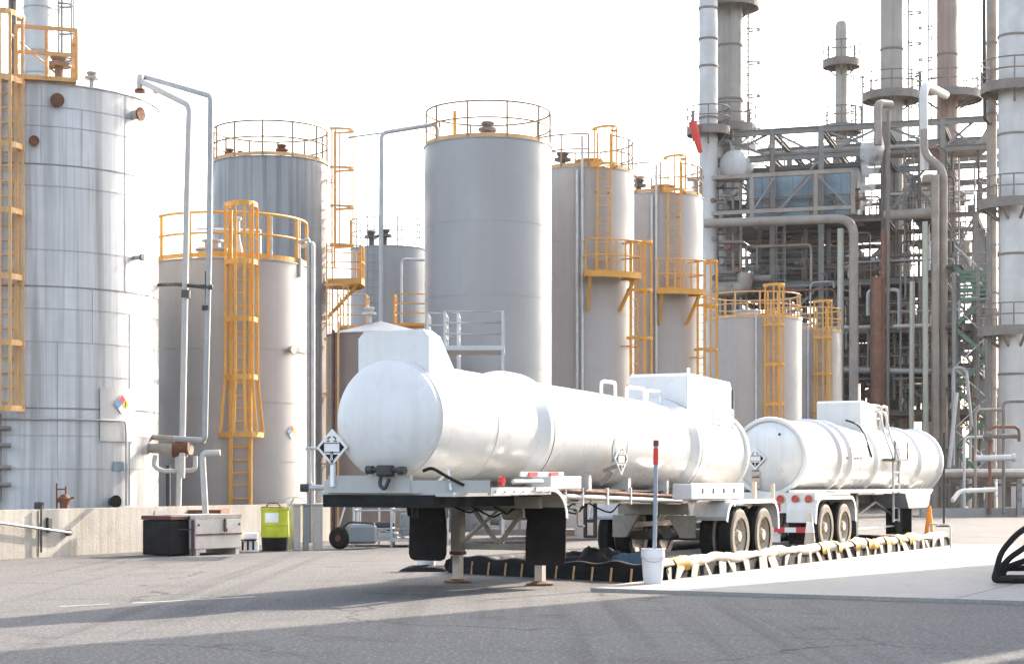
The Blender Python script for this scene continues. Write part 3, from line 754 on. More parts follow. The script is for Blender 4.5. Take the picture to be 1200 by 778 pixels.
# ------------------------------------------------------------------ pipes in front of the squat tank
def pipe(name, label, pts, r, m, rad=.25, extra=(), cat='pipe', group=None):
    pts = [Vector(p) for p in pts]
    base = min(pts, key=lambda p: p.z).copy()
    mb = MB(); mb.tube(fillet(pts, rad), r, 10)
    if not extra:
        o = mb.build(name, m, None, base); return tag(o, label, cat, group)
    t = thing(name, label, cat, base, group=group)
    mb.build('pipe_run', m, t)
    for nm, mm, fn in extra:
        e = MB(); fn(e); e.build(nm, mm, t)
    return t
Ya = 38.2
t = pipe('riser_pipe', 'white riser pipe nearest the silver tank, bending over to its roof', [P(163, 95, 39.5), P(222, 124, Ya), P(219, 230, Ya), P(213, 560, Ya)], .066, M['pipe_white'], .15,
     extra=[('flange', M['rust'], lambda e: e.cyl(P(164, 105, 39.4), P(164, 109, 39.4), .12, 14)),
            ('flange', M['pipe_white'], lambda e: e.cyl(P(162, 95, 39.5), P(168, 95, 39.5), .15, 14)),
            ('stub', M['pipe_white'], lambda e: e.cyl(P(164, 93, 39.45), P(164, 107, 39.45), .07, 12)),
            ('coupling', M['steel_dark'], lambda e: e.cyl(P(218, 340, Ya), P(217.5, 349, Ya), .10, 12)),
            ('elbow_joint', M['rust'], lambda e: e.cyl(P(205, 524, Ya), P(221, 524, Ya), .13, 12))])
Yb = 37.6
t = pipe('riser_pipe', 'grey riser pipe between the white riser and the yellow caged ladder', [P(167, 90, 39.8), P(247, 113, Yb), P(245, 300, Yb), P(240, 516, Yb), P(205, 514, Yb+.4)], .06, M['pipe_grey'], .12,
     extra=[('elbow_joint', M['pipe_grey'], lambda e: e.sphere(P(183, 106, 39.4), .09, 10)),
            ('clamp', M['dark'], lambda e: (e.cyl(P(242, 318, Yb), P(242, 360, Yb), .035, 10), e.box(P(242, 336, Yb), (.25, .1, .08)), e.box(P(241, 361, Yb), (.14, .14, .1))))])
p0 = P(205, 332, 38.6)
pipe('pipe_support', 'dark steel arm bracing the two risers to the tank', [P(178, 334, 40.5), P(206, 333, 38.6), P(247, 337, 37.5)], .045, M['dark'], .1)
Yc = 38.6
t = thing('pump_piping', 'rusty valve and white looped drain pipes at the foot of the risers', 'piping', P(205, 598, Yc))
mb = MB(); mb.cyl(P(176, 525, Yc+.4), P(224, 527, Yc), .11, 14); mb.cyl(P(176, 512, Yc+.6), P(240, 516, Yc), .06, 12); mb.build('header_pipe', M['dusty_steel'], t)
mb = MB(); mb.cyl(P(203, 526, Yc), P(219, 526, Yc), .19, 14); mb.build('valve_body', M['rust'], t)
mb = MB(); mb.tube(fillet([P(182, 533, Yc), P(180, 546, Yc), P(190, 552, Yc), P(229, 551, Yc), P(229, 534, Yc)], .12), .05, 8); mb.build('drain_loop', M['pipe_white'], t)
mb = MB(); mb.tube([P(211, 520, Yc), P(211, 552, Yc)], .11, 10); mb.tube([P(210, 552, Yc), P(209, 606, Yc)], .06, 10); mb.build('down_pipe', M['pipe_white'], t)
mb = MB(); mb.tube([P(197, 545, Yc+.2), P(197, 606, Yc+.2)], .05, 8); mb.build('support_leg', M['dark'], t)
mb = MB(); mb.box(P(205, 600, Yc+.6), (2.2, 1.2, .12)); mb.build('drip_tray', M['rust'], t)
pipe('elbow_pipe', 'white bent pipe stub beside the yellow ladder foot', [P(258, 530, 37.7), P(237, 531, 37.7), P(241, 606, 37.7)], .066, M['pipe_white'], .1)
# pipes right of the squat tank
for i, (px, r, m, y0, lb) in enumerate(((361.5, .045, 'pipe_grey', 280, 'thin grey pipe close along the right side of the squat tank'),
                                   (366.5, .055, 'galv', 285, 'galvanised pipe standing just right of the squat beige tank'))):
    p = P(px, 600, 42.5); q = P(px, y0, 42.5)
    pipe('riser_pipe', lb, [(p.x, p.y, 0), q, q+Vector((-.3, .6, 0))], r, M[m], .1)
p = P(368, 562, 36.5)
pipe('outlet_pipe', 'horizontal grey pipe with dark end left of the corrosive placard', [P(395, 570.5, 36.5), P(352, 571.5, 36.5)], .06, M['galv'], .1,
     extra=[('end_cap', M['dark'], lambda e: e.cyl(P(352, 571.5, 36.5), P(362, 571.5, 36.5), .085, 12)), ('drop_pipe', M['pipe_white'], lambda e: e.tube(fillet([P(362, 524, 36.5), P(362.5, 566, 36.5), P(368, 571, 36.5)], .1), .045, 8)),
            ('cross_pipe', M['pipe_white'], lambda e: e.tube([P(358, 525.5, 36.5), P(392, 525.5, 36.5)], .035, 8))])
# ------------------------------------------------------------------ tank trailers (local axes: x across, y towards the rear / away, z up)
def placard(t, name, p, s, up, hd, m=None, back=True):
    # diamond hazard placard: pictogram marks at the top, blank number panel with black side tips, black foot with an 8
    s = Vector(s); up = Vector(up); n = s.cross(up); p = Vector(p)
    d = lambda k, o=0: [p+n*o-s*k, p+n*o-up*k, p+n*o+s*k, p+n*o+up*k]
    mb = MB(); mb.prism(d(hd), -n*.02); pl = mb.build(name, M['sign_white'], t)
    k = hd*.80
    def poly(pts, m, nm):
        b = MB(); b.prism([p+n*.006+s*x*hd+up*y*hd for x, y in pts], -n*.004); sub(b, nm, m, pl)
    poly([(-.80, 0), (-.50, -.30), (-.50, .30)], M['black'], 'side_tip'); poly([(.80, 0), (.50, .30), (.50, -.30)], M['black'], 'side_tip')
    poly([(-.42, -.38), (0, -.80), (.42, -.38)], M['black'], 'lower_field')
    poly([(-.47, .25), (.47, .25), (.47, .21), (-.47, .21)], M['black'], 'panel_edge')
    poly([(-.47, -.25), (.47, -.25), (.47, -.29), (-.47, -.29)], M['black'], 'panel_edge')
    # test tubes dripping on a hand and on a bar
    for sg in (-1, 1):
        poly([(sg*.10, .62), (sg*.30, .50), (sg*.27, .45), (sg*.07, .57)], M['black'], 'pictogram')
        poly([(sg*.12, .36), (sg*.34, .36), (sg*.34, .31), (sg*.12, .31)], M['black'], 'pictogram')
        poly([(sg*.21, .46), (sg*.24, .46), (sg*.24, .39), (sg*.21, .39)], M['black'], 'pictogram')
    text_on(pl, '8', p+n*.008-up*hd*.54, s, up, hd*.34, M['sign_white'], t)
    return pl
def ellip_head(r, depth, n=7):
    return [(-depth*math.cos(PI/2*i/n), r*math.sin(PI/2*i/n)) for i in range(n+1)]
def wheel(t, q0, y, sgn, r=.51, w=.27, rim_mat='rim', side='dusty_rubber'):
    # tyre and rim; q0 outer face, sgn +1 outer face towards +x
    z = r
    def X(k): return q0-sgn*k
    prof = [(0.03, r*.60), (0.0, r*.70), (0.0, r*.86), (.03, r*.95), (.06, r), (w-.06, r), (w-.03, r*.95), (w, r*.86), (w, r*.6)]
    rim = MB(); rim.lathe([(.02, r*.62), (.03, r*.55), (.10, r*.50), (.12, r*.28), (.07, r*.24), (.06, .11), (.01, .09), (.01, 0)], (q0, y, z), (-sgn, 0, 0), 28)
    rim.lathe([(w-.02, r*.62), (w-.04, r*.5), (w-.1, r*.3), (w-.1, 0)], (q0, y, z), (-sgn, 0, 0), 24)
    wl = rim.build('wheel', M[rim_mat], t)
    ty = MB(); ty.lathe(prof, (q0, y, z), (-sgn, 0, 0), 36); sub(ty, 'tyre', M['rubber'], wl)
    sd_ = MB(); sd_.lathe([(-.004, r*.62), (-.008, r*.72), (-.008, r*.85), (.018, r*.93)], (q0, y, z), (-sgn, 0, 0), 36); sub(sd_, 'sidewall', M[side], wl)
    nb = MB()
    for i in range(8):
        a = i*PI/4; nb.cyl((q0-sgn*.065, y+.16*math.cos(a)*r/.51, z+.16*math.sin(a)*r/.51), (q0-sgn*.035, y+.16*math.cos(a)*r/.51, z+.16*math.sin(a)*r/.51), .016, 6)
    sub(nb, 'wheel_nuts', M['dusty_steel'], wl)
    return wl
def fender_sheet(prof, q0, q1, tk=.02):
    # prof: (y, z) outline swept across x from q0 to q1
    mb = MB(); n = len(prof); vs = []
    nr = []
    for i in range(n):
        a = Vector(prof[max(0, i-1)]); b = Vector(prof[min(n-1, i+1)]); d = (b-a).normalized(); nr.append(Vector((-d.y, d.x)))
    for i in range(n):
        for k in (0, 1):
            for q in (q0, q1): vs.append((q, prof[i][0]-nr[i].x*tk*k, prof[i][1]-nr[i].y*tk*k))
    fs = []
    for i in range(n-1):
        b = i*4; c = b+4
        fs += [(b, b+1, c+1, c), (b+2, c+2, c+3, b+3), (b, c, c+2, b+2), (b+1, b+3, c+3, c+1)]
    fs += [(0, 2, 3, 1), (n*4-4, n*4-3, n*4-1, n*4-2)]
    mb.add(vs, fs, False); return mb
def t_at(px, q, org, th):
    u = (px-600)/F; d = (math.sin(th), math.cos(th)); p = (math.cos(th), -math.sin(th))
    x0 = org[0]+p[0]*q; y0 = org[1]+p[1]*q
    return (u*y0-x0)/(d[0]-u*d[1])
def ring_box(mb, poly, tk): return mb

T1 = (-.2, 25.5, 0.0)
t = thing('tank_trailer', 'long white tank trailer with boxy guard on its front end and hanging black mud flaps', 'tank trailer', T1, -TH)
ax = lambda y: 2.175-.026*y
R1 = .765
p0 = Vector((0, -2.97, ax(-2.97))); p1 = Vector((0, 8.45, ax(8.45))); L = (p1-p0).length; dr = (p1-p0).normalized()
mb = MB(); mb.lathe(ellip_head(R1, .38)+[(.03, R1), (L-.03, R1)]+[(L+.24*math.sin(PI/2*i/6), R1*math.cos(PI/2*i/6)) for i in range(7)], p0, dr, 96)
brl = mb.build('tank_barrel', M['white'], t)
def ring(mbt, y, w, pr, m='white', nm='stiffener_ring', R=R1):
    b = MB(); c = Vector((0, y, ax(y))); b.lathe([(-pr*2.6 if pr > .07 else 0, R-.004), (0, R+pr), (w, R+pr), (w, R-.01)], c, dr, 96); return b.build(nm, M[m], mbt)  # tall rings: front slope shaped to stay dark, standing in for a cast shadow
ring(t, -.02, .22, .09); ring(t, 5.76, .22, .09); ring(t, 8.28, .10, .05, 'white')
for y in (.09, 5.87):
    b = MB(); b.lathe([(0, R1+.05), (0, R1+.0935), (.016, R1+.0935), (.016, R1+.05)], Vector((0, y, ax(y))), dr, 96); b.build('ring_groove', M['dark'], t)
ring(t, -2.98, .03, .010, 'white', 'head_seam')
for y in (-1.45, 2.9): ring(t, y, .03, .006, 'white_dirty', 'weld_seam')
# front guard box (wedge) and rear dome box
zt_ = ax(-2.6)+R1*.55; ztop = 3.385
def guard(y0, y1b, y1t, ztop, zb, w, ch, nm):
    f = [(-w, zb), (-w, ztop-ch), (-w+ch, ztop), (w-ch, ztop), (w, ztop-ch), (w, zb)]
    mb = MB(); fr_ = [(q, y0+(0.10 if False else 0)+ (ztop-z)*-.0, z) for q, z in f]
    bk = [(q, y1b+(y1t-y1b)*(z-zb)/(ztop-zb), z) for q, z in f]
    n = len(f); mb.add(fr_+bk, [tuple(range(n)), tuple(range(n, 2*n))[::-1]]+[(i, n+i, n+(i+1) % n, (i+1) % n) for i in range(n)])
    return mb.build(nm, M['white'], t)
guard(-2.90, -1.90, -2.68, 3.385, 2.55, .525, .085, 'front_guard_box')
zb_ = 2.35
def domebox():
    w, y0, y1, zt = .53, 5.95, 8.22, 3.23
    f = [(y0, zb_), (y0, zt+.03), (y0+.1, zt+.08), (y1-.12, zt+.02), (y1, zt-.14), (y1, zb_)]
    mb = MB(); mb.prism([(-w, y, z) for y, z in f], (2*w, 0, 0)); bx = mb.build('dome_box', M['white'], t)
    mb = MB(); mb.box((w+.012, y0+.06, (zb_+zt)/2+.2), (.02, .10, .8)); sub(mb, 'corner_strip', M['white_clean'], bx)
    mb = MB(); mb.bar((w+.012, y1+.012, zt-.1), (w+.012, y1+.012, zb_+.2), .03); sub(mb, 'rear_edge', M['dark'], bx)
domebox()
def hoop(y, q, w, h, z, m='white_clean', r=.028, along=True):
    d = Vector((0, w, 0)) if along else Vector((w, 0, 0)); b = Vector((q, y, z))
    mb = MB(); mb.tube(fillet([b, b+Vector((0, 0, h)), b+d+Vector((0, 0, h)), b+d], .09), r, 8); return mb.build('grab_rail', M[m], t)
for y, w, q, h in ((3.1, .55, .22, .22), (4.1, .75, .22, .20), (4.95, .6, .22, .20)): hoop(y, q, w, h, ax(y)+R1*.94)
for y, w in ((6.35, .65), (7.3, .7)): hoop(y, .62, w, .36, ax(y)+R1*.5)
# deck: front apron, side rails, gooseneck plate
ZD = 1.295
f_ = [(-.78, -3.22), (.44, -3.22), (1.25, -2.75), (1.25, -.95), (1.21, -.95), (1.21, -2.72), (.42, -3.18), (-.76, -3.18), (-1.02, -3.02), (-1.05, -3.05)]
mb = MB(); mb.prism([(-.78, -3.22, ZD+.02), (.44, -3.22, ZD+.02), (.44, -3.17, ZD+.02), (-.78, -3.17, ZD+.02)], (0, 0, .22)); mb.build('front_apron', M['apron'], t)
for a, b in (((.445, -3.215), (1.25, -2.62)), ((-.785, -3.215), (-1.02, -2.95))):
    mb = MB(); a = Vector((*a, ZD+.02)); b = Vector((*b, ZD+.02)); s_ = (b-a).normalized().cross(Vector((0, 0, 1)))*.04
    mb.prism([a, b, b-s_*(1 if b.x > 0 else -1), a-s_*(1 if b.x > 0 else -1)], (0, 0, .16)); mb.build('apron_wing', M['apron'], t)
mb = MB(); mb.box((0, -1.75, ZD+.0), (2.0, 2.75, .05)); mb.build('deck_plate', M['apron'], t)
mb = MB(); mb.box((-.08, -2.05, ZD-.085), (1.65, 2.2, .16)); mb.build('coupler_plate', M['black'], t)
mb = MB(); mb.cyl((0, -2.35, ZD-.13), (0, -2.35, ZD-.30), .045, 12); mb.build('kingpin', M['dark'], t)
for sg in (-1, 1):
    mb = MB(); mb.bar((sg*1.23, -2.60 if sg > 0 else -1.7, ZD+.04), (sg*1.23, -.86, ZD+.04), .05, .10); mb.build('side_rail', M['white_dirty'], t)
    # fender: flat top then down to the flap
    pr = [(-1.35, ZD+.07), (-.88, ZD+.07)]+[(-.88+.50*math.sin(a), ZD+.07-.40+.40*math.cos(a)) for a in [PI/2*k/9 for k in range(1, 10)]]
    fb = fender_sheet(pr[:9][::-1], sg*.62, sg*1.26, .02); fd = fb.build('fender', M['dusty_steel'], t)
    fb = fender_sheet(pr[8:][::-1], sg*.62, sg*1.26, .02); sub(fb, 'fender_liner', M['flap'], fd)
    for q in (1.265, .615):
        mb = MB()
        for (a, b), (c_, d_) in zip(pr[:-1] if q > 1 else pr[1:-1], pr[1:] if q > 1 else pr[2:]): mb.bar((sg*q, a, b-.01), (sg*q, c_, d_-.01), .014, .055)
        sub(mb, 'fender_edge', M['white_dirty'], fd)
    mb = MB()
    w0, w1 = .63, 1.24; yf = -.36; zs = ZD-.30; zb2 = .30 if sg > 0 else .33
    pts = [(w0+.02, zs), (w0, zs-.25), (w0, zb2+.10), (w0+.025, zb2+.03), (w0+.09, zb2), (w1-.09, zb2), (w1-.025, zb2+.03), (w1, zb2+.10), (w1, zs-.1), (w1-.0, zs)]
    mb.prism([(sg*q, yf-.03*math.sin((zs-z)*2.5), z) for q, z in pts], (0, .02, 0)); mb.build('mud_flap', M['flap'], t)
    mb = MB(); mb.bar((sg*.62, -.345, zs-.03), (sg*1.25, -.345, zs-.03), .02, .05); mb.build('flap_hanger', M['flap'], t)
# underside cross members behind the coupler
for y, zz, hh in ((-.55, 1.17, .16), (.12, 1.10, .12)):
    mb = MB(); mb.box((0, y, zz), (1.9, .12, hh)); mb.build('cross_member', M['dusty_steel'], t)
mb = MB(); mb.bar((-1.2, -.3, ZD-.05), (1.2, -.3, ZD-.05), .05); mb.build('cross_tube', M['white_dirty'], t)
# main frame under the barrel
for sg in (-1, 1):
    mb = MB(); mb.ibeam((sg*.46, -.6, 1.28), (sg*.46, 8.35, 1.14), .12, .22, .02); mb.build('frame_rail', M['steel_brown'], t)
for y in (1.2, 2.2, 3.2, 4.2):
    mb = MB(); mb.box((0, y, 1.24-.012*y), (.95, .08, .14)); mb.build('frame_cross_member', M['steel_brown'], t)
for i, y in enumerate((.2, 1.9, 3.4, 5.0, 6.7)):
    mb = MB(); mb.box((0, y, ax(y)-R1+.06), (1.15, .10, .26)); mb.build('saddle', M['white_dirty'], t)
mb = MB(); mb.tube([(.62, -.2, 1.36), (.62, 5.5, 1.20)], .03, 8); mb.build('air_line', M['rust'], t)
mb = MB(); mb.tube([(.60, -.2, 1.27), (.60, 5.5, 1.13)], .04, 8); mb.build('frame_pipe', M['white_dirty'], t)
for y in (.3, .9, 1.5, 2.4, 3.3):
    mb = MB(); mb.bar((.63, y, 1.10), (.63, y, 1.36), .04); mb.build('pipe_clamp', M['white_dirty'], t)
mb = MB(); mb.box((1.0, -.15, 1.44), (.30, 1.0, .18), 0, .015); mb.build('side_locker', M['white'], t)
mb = MB(); mb.tube([(1.26, -2.0, ZD+.16), (1.26, -1.15, ZD+.16)], .03, 8); mb.build('tie_rail', M['galv'], t)
for y in (-1.42, -.78):
    mb = MB(); mb.box((1.262, y, ZD+.26), (.012, .26, .055)); mb.build('reflector_strip', M['nred'], t)
mb = MB(); mb.box((1.24, -1.10, ZD+.26), (.02, 1.3, .065)); mb.build('strip_backing', M['white_clean'], t)
mb = MB(); mb.cyl((1.25, -2.35, ZD+.17), (1.30, -2.35, ZD+.17), .065, 14); mb.build('marker_light', M['lens_red'], t)
# couplings and hose on the front apron
mb = MB(); mb.box((.12, -3.30, ZD+.30), (.22, .12, .14), 0, .02); mb.cyl((-.14, -3.30, ZD+.31), (.40, -3.30, ZD+.31), .035, 10)
mb.cyl((-.15, -3.30, ZD+.31), (-.06, -3.30, ZD+.31), .055, 10); mb.cyl((.32, -3.30, ZD+.30), (.41, -3.30, ZD+.30), .055, 10)
mb.tube(fillet([(.06, -3.30, ZD+.24), (.05, -3.33, ZD+.12), (.13, -3.33, ZD+.06), (.18, -3.3, ZD+.2)], .06), .025, 8); mb.build('gladhand_coupling', M['dark'], t)
mb = MB(); mb.tube(fillet([(.50, -3.0, ZD+.30), (.65, -3.05, ZD+.34), (.85, -3.0, ZD+.22), (1.0, -2.85, ZD+.12)], .1), .022, 8); mb.build('air_hose', M['rubber'], t)
mb = MB(); mb.bar((.62, -3.02, ZD+.06), (.75, -2.80, ZD+.30), .03); mb.bar((.88, -2.98, ZD+.05), (.75, -2.80, ZD+.30), .03); mb.build('hose_bracket', M['white_dirty'], t)
# landing gear
for sg in (-1, 1):
    q = sg*.66
    mb = MB(); mb.box((q, .02, .83), (.15, .16, .80)); lg = mb.build('landing_leg', M['dusty_steel'], t)
    mb = MB(); mb.box((q, .02, .24), (.115, .12, .42)); sub(mb, 'inner_leg', M['rim'], lg)
    mb = MB(); mb.box((q, .02, .43), (.18, .18, .05)); sub(mb, 'leg_collar', M['rust'], lg)
    mb = MB(); mb.lathe([(0, 0), (0, .20), (.03, .20), (.06, .09), (.06, 0)], (q, .02, 0), (0, 0, 1), 20); sub(mb, 'foot', M['rust'], lg)
mb = MB(); mb.bar((-.58, .02, .53), (.58, .02, .53), .06, .09); mb.build('leg_brace', M['dusty_steel'], t)
for sg in (-1, 1):
    mb = MB(); mb.bar((sg*.48, .02, 1.16), (sg*.02, .02, .58), .06, .05); mb.build('leg_brace', M['dusty_steel'], t)
    mb = MB(); mb.bar((sg*.60, .10, .60), (sg*.45, 1.1, 1.16), .05); mb.build('leg_strut', M['dusty_steel'], t)
mb = MB(); mb.bar((-.7, .02, 1.08), (1.12, .02, 1.08), .035); mb.build('crank_shaft', M['steel_brown'], t)
mb = MB(); mb.tube(fillet([(1.12, .02, 1.08), (1.24, .02, 1.08), (1.24, .02, .84), (1.34, .02, .84)], .04), .016, 8); mb.build('crank_handle', M['dusty_steel'], t)
for q, y0_, y1_, dz in ((-.25, -.9, 3.2, .10), (.05, -.9, 4.4, .16), (.30, -.7, 2.4, .12)):
    mb = MB(); n = 24; mb.tube([(q+.05*math.sin(k), y0_+(y1_-y0_)*k/n, 1.12-dz*abs(math.sin(k*PI/6))) for k in range(n+1)], .014, 6); mb.build('brake_cable', M['rubber'], t)
mb = MB(); mb.cyl((-.35, .9, 1.02), (.35, .9, 1.02), .13, 16); mb.build('air_reservoir', M['dusty_steel'], t)
for k in range(7):
    mb = MB(); mb.cyl((1.262, -2.5+k*.26, ZD+.03), (1.275, -2.5+k*.26, ZD+.03), .016, 6); mb.build('rail_bolt', M['dusty_steel'], t)
# side placard and bracket, ladder frame, front-left placard on its post
yS = t_at(732, 1.0, T1, TH)
placard(t, 'placard', (.95, yS, 1.80), (0, 1, 0), (0, 0, 1), .25)
mb = MB(); mb.prism([(.93, yS-.28, 1.96), (.93, yS-.20, 2.10), (.93, yS-.16, 1.80), (.93, yS-.28, 1.74)], (-.02, 0, 0)); mb.build('placard_shield', M['comp_grey'], t)
mb = MB(); mb.bar((.70, yS-.1, 1.62), (.94, yS-.1, 1.70), .05); mb.bar((.72, yS-.25, 1.42), (.9, yS-.25, 1.62), .06); mb.build('placard_bracket', M['dusty_steel'], t)
pl = placard(t, 'placard', (-.70, -3.26, ZD+.60), (1, 0, 0), (0, 0, 1), .235)
mb = MB(); mb.bar((-.70, -3.235, ZD+.1), (-.70, -3.235, ZD+.55), .05); mb.build('placard_post', M['white_clean'], t)
# ladder-like frame on the far side
yl = t_at(691, -.62, T1, TH)
for qq in (-.70, -.52):
    mb = MB(); mb.bar((qq, yl, .52), (qq, yl, 1.18), .05); mb.build('step_rail', M['dark'], t)
for zz in (.54, .80, 1.14):
    mb = MB(); mb.bar((-.70, yl, zz), (-.52, yl, zz), .05); mb.build('step_bar', M['dark'], t)
# running gear
YW = (t_at(868, 1.25, T1, TH), t_at(896, 1.25, T1, TH))
for y in YW:
    wheel(t, 1.25, y, 1); wheel(t, .93, y, 1); wheel(t, -1.25, y, -1); wheel(t, -.93, y, -1)
    mb = MB(); mb.cyl((-.9, y, .51), (.9, y, .51), .08, 12); mb.build('axle', M['steel_brown'], t)
yb = YW[0]-.95
mb = MB(); mb.box((.0, yb+.06, .99), (1.3, .06, .20)); mb.build('bogie_plate', M['dusty_steel'], t)
for sg in (-1, 1):
    mb = MB(); mb.prism([(sg*.75, yb+.02, .88), (sg*.26, yb+.02, .88), (sg*.50, yb+.02, .50), (sg*.75, yb+.02, .50)], (0, .08, 0)); mb.build('spring_hanger', M['dusty_steel'], t)
    mb = MB(); mb.box((sg*.62, (YW[0]+YW[1])/2, .70), (.08, 2.2, .09)); mb.build('leaf_spring', M['steel_brown'], t)
    # fender over both wheels
    zf_ = 1.13
    a, b = YW[0]-.68, YW[1]+.66
    pr = [(a-.06, .80)]+[(a+.30-.34*math.cos(PI/2*k/7), .80+(zf_-.80)*math.sin(PI/2*k/7)) for k in range(1, 8)]+[(b-.30+.34*math.sin(PI/2*k/7), .80+(zf_-.80)*math.cos(PI/2*k/7)) for k in range(0, 8)]+[(b+.05, .62)]
    fb = fender_sheet(pr, sg*.64, sg*1.27, .02); fd = fb.build('wheel_fender', M['white_dirty'], t)
    mb = MB()
    for u_, v_ in zip(pr[:-1], pr[1:]): mb.bar((sg*1.272, u_[0], u_[1]-.02), (sg*1.272, v_[0], v_[1]-.02), .012, .07)
    sub(mb, 'fender_edge', M['white_clean'], fd)
    mb = MB(); mb.box((sg*.95, a-.07, .84), (.62, .02, .035)); sub(mb, 'fender_lip', M['galv'], fd)
mb = MB(); mb.cyl((-.16, yb+.4, .56), (-.16, yb+.75, .56), .10, 14); mb.cyl((.10, yb+.4, .56), (.10, yb+.75, .56), .10, 14); mb.build('air_tank', M['steel_dark'], t)
# white tray / hose box on the near side over the fender
yh = t_at(797, 1.05, T1, TH)
mb = MB(); mb.box((1.0, yh+1.45, 1.29), (.34, 2.5, .26), 0, .015); hb = mb.build('hose_box', M['white'], t)
for k in range(4):
    mb = MB(); mb.box((1.175, yh+.7+k*.5, 1.30), (.014, .04, .08)); sub(mb, 'latch', M['dark'], hb)
mb = MB(); mb.bar((.85, 8.5, .8), (.85, 8.5, 1.45), .07); mb.bar((1.2, 8.52, 1.0), (1.2, 8.52, 1.42), .06); mb.build('rear_post', M['rim'], t)
mb = MB(); mb.box((0, 8.55, .62), (2.3, .10, .12)); mb.build('rear_bumper', M['white_dirty'], t)
for sg in (-1, 1):
    mb = MB(); mb.bar((sg*.5, 8.5, .6), (sg*.5, 8.3, 1.1), .08); mb.build('bumper_arm', M['white_dirty'], t)

# ------------------------------------------------------------------ second trailer
TH2 = R_(28.5); T2 = (5.38, 37.4, 0.0)
t = thing('tank_trailer', 'white ribbed tank trailer parked behind the nearer one, showing its red tail lights', 'tank trailer', T2, -TH2)
ax = lambda y: 1.965-.002*y
R1 = .79
p0 = Vector((0, 0, ax(0))); p1 = Vector((0, 10.3, ax(10.3))); L = (p1-p0).length; dr = (p1-p0).normalized()
mb = MB(); mb.lathe([(-.10, 0), (-.085, R1*.5), (-.05, R1*.85), (0, R1), (.03, R1), (L-.03, R1)]+[(L+.30*math.sin(PI/2*i/6), R1*math.cos(PI/2*i/6)) for i in range(7)], p0, dr, 96)
brl = mb.build('tank_barrel', M['barrel_steel'], t)
b = MB(); b.lathe([(-.045, R1-.06), (-.075, R1-.03), (-.075, R1+.03), (-.01, R1+.045), (.05, R1+.045), (.05, R1)], p0, dr, 96); b.build('head_rim', M['white'], t)
for px in (971, 983, 1014, 1041, 1066, 1091):
    y = t_at(px, .55, T2, TH2)
    b = MB(); b.lathe([(-.10, R1-.004), (0, R1+.075), (.06, R1+.075), (.06, R1-.01)], Vector((0, y, ax(y))), dr, 72); b.build('stiffener_ring', M['barrel_steel'], t)
# tags on the rear head
xr = lambda px: ((px-600)/F*T2[1]-T2[0])/(math.cos(TH2)+ (px-600)/F*math.sin(TH2))
zr = lambda py: CH+(HOR-py)/F*T2[1]
yr = -.125
placard(t, 'placard', (xr(888), yr-.02, zr(537)), (1, 0, 0), (0, 0, 1), .23)
for py, hh in ((554.5, .07), (562, .11), (570, .08)):
    mb = MB(); mb.box((xr(888), yr, zr(py)), (.18, .012, hh)); mb.build('paper_tag', M['tan_paper'], t)
for py in (551.3, 559):
    mb = MB(); mb.box((xr(888), yr-.009, zr(py)), (.17, .006, .022)); mb.build('tag_print', M['dark'], t)
mb = MB(); mb.sphere((xr(915), -.08, zr(509)), .03, 8); mb.build('head_plug', M['dark'], t)
# dark print line and shaded plates on the side
for i in range(6):
    y = t_at(993+i*3.3, .8, T2, TH2); b = MB(); zz = 1.97
    b.box((R1+.006, y, zz), (.012, .13, .05)); b.build('print_mark', M['maroon'], t)
# top box
y0 = t_at(961, -.5, T2, TH2); y1 = t_at(1021, .5, T2, TH2)
yq = 4.2
yq0 = t_at(961+22, 0, T2, TH2); ylen = 1.15
bx0 = yq0
mb = MB(); mb.prism([(-.53, bx0, 2.55), (-.53, bx0, 3.27), (-.53, bx0+.08, 3.31), (-.53, bx0+ylen-.06, 3.22), (-.53, bx0+ylen, 3.14), (-.53, bx0+ylen, 2.55)], (1.06, 0, 0)); mb.build('dome_box', M['white'], t)
mb = MB(); mb.bar((.2, bx0+.9, 3.2), (.2, bx0+.9, 3.75), .05); mb.build('vent_mast', M['pipe_white'], t)
# frame
for sg in (-1, 1):
    mb = MB(); mb.bar((sg*.62, -.35, 1.22), (sg*.62, 9.9, 1.20), .16, .12); mb.build('frame_rail', M['white_dirty'], t)
    mb = MB(); mb.ibeam((sg*.40, -.2, 1.07), (sg*.40, 9.5, 1.05), .10, .20, .02); mb.build('frame_beam', M['steel_dark'], t)
for y in (.6, 2.6, 4.6, 6.6, 8.6):
    mb = MB(); mb.box((0, y, 1.06), (.9, .08, .14)); mb.build('frame_cross_member', M['steel_dark'], t)
mb = MB(); mb.box((.95, 4.9, 1.24), (.25, 7.5, .06)); mb.build('side_tray', M['white_dirty'], t)
# rear light panel and bumper
mb = MB(); mb.box((0, -.62, 1.02), (2.42, .06, .42)); lp = mb.build('light_panel', M['white_dirty'], t)
for q in (.48, .80, 1.08, -.5, -.8, -1.1):
    mb = MB(); mb.cyl((q, -.65, 1.10), (q, -.70, 1.10), .075, 16); sub(mb, 'tail_light', M['lens_red'], lp)
    mb = MB(); mb.lathe([(0, .075), (0, .095), (.03, .095), (.03, .075)], (q, -.65, 1.10), (0, -1, 0), 16); sub(mb, 'light_ring', M['rim'], lp)
mb = MB(); mb.box((.42, -.66, .93), (.10, .02, .18)); sub(mb, 'reflector', M['nred'], lp)
mb = MB(); mb.box((0, -.70, .47), (2.3, .10, .11)); bu = mb.build('rear_bumper', M['nred'], t)
for q in (-.75, -.25, .25, .72):
    mb = MB(); mb.box((q, -.755, .47), (.24, .012, .10)); sub(mb, 'reflector_strip', M['sign_white'], bu)
for sg in (-1, 1):
    mb = MB(); mb.bar((sg*.45, -.66, .42), (sg*.45, -.45, .85), .09); mb.build('bumper_arm', M['dark'], t)
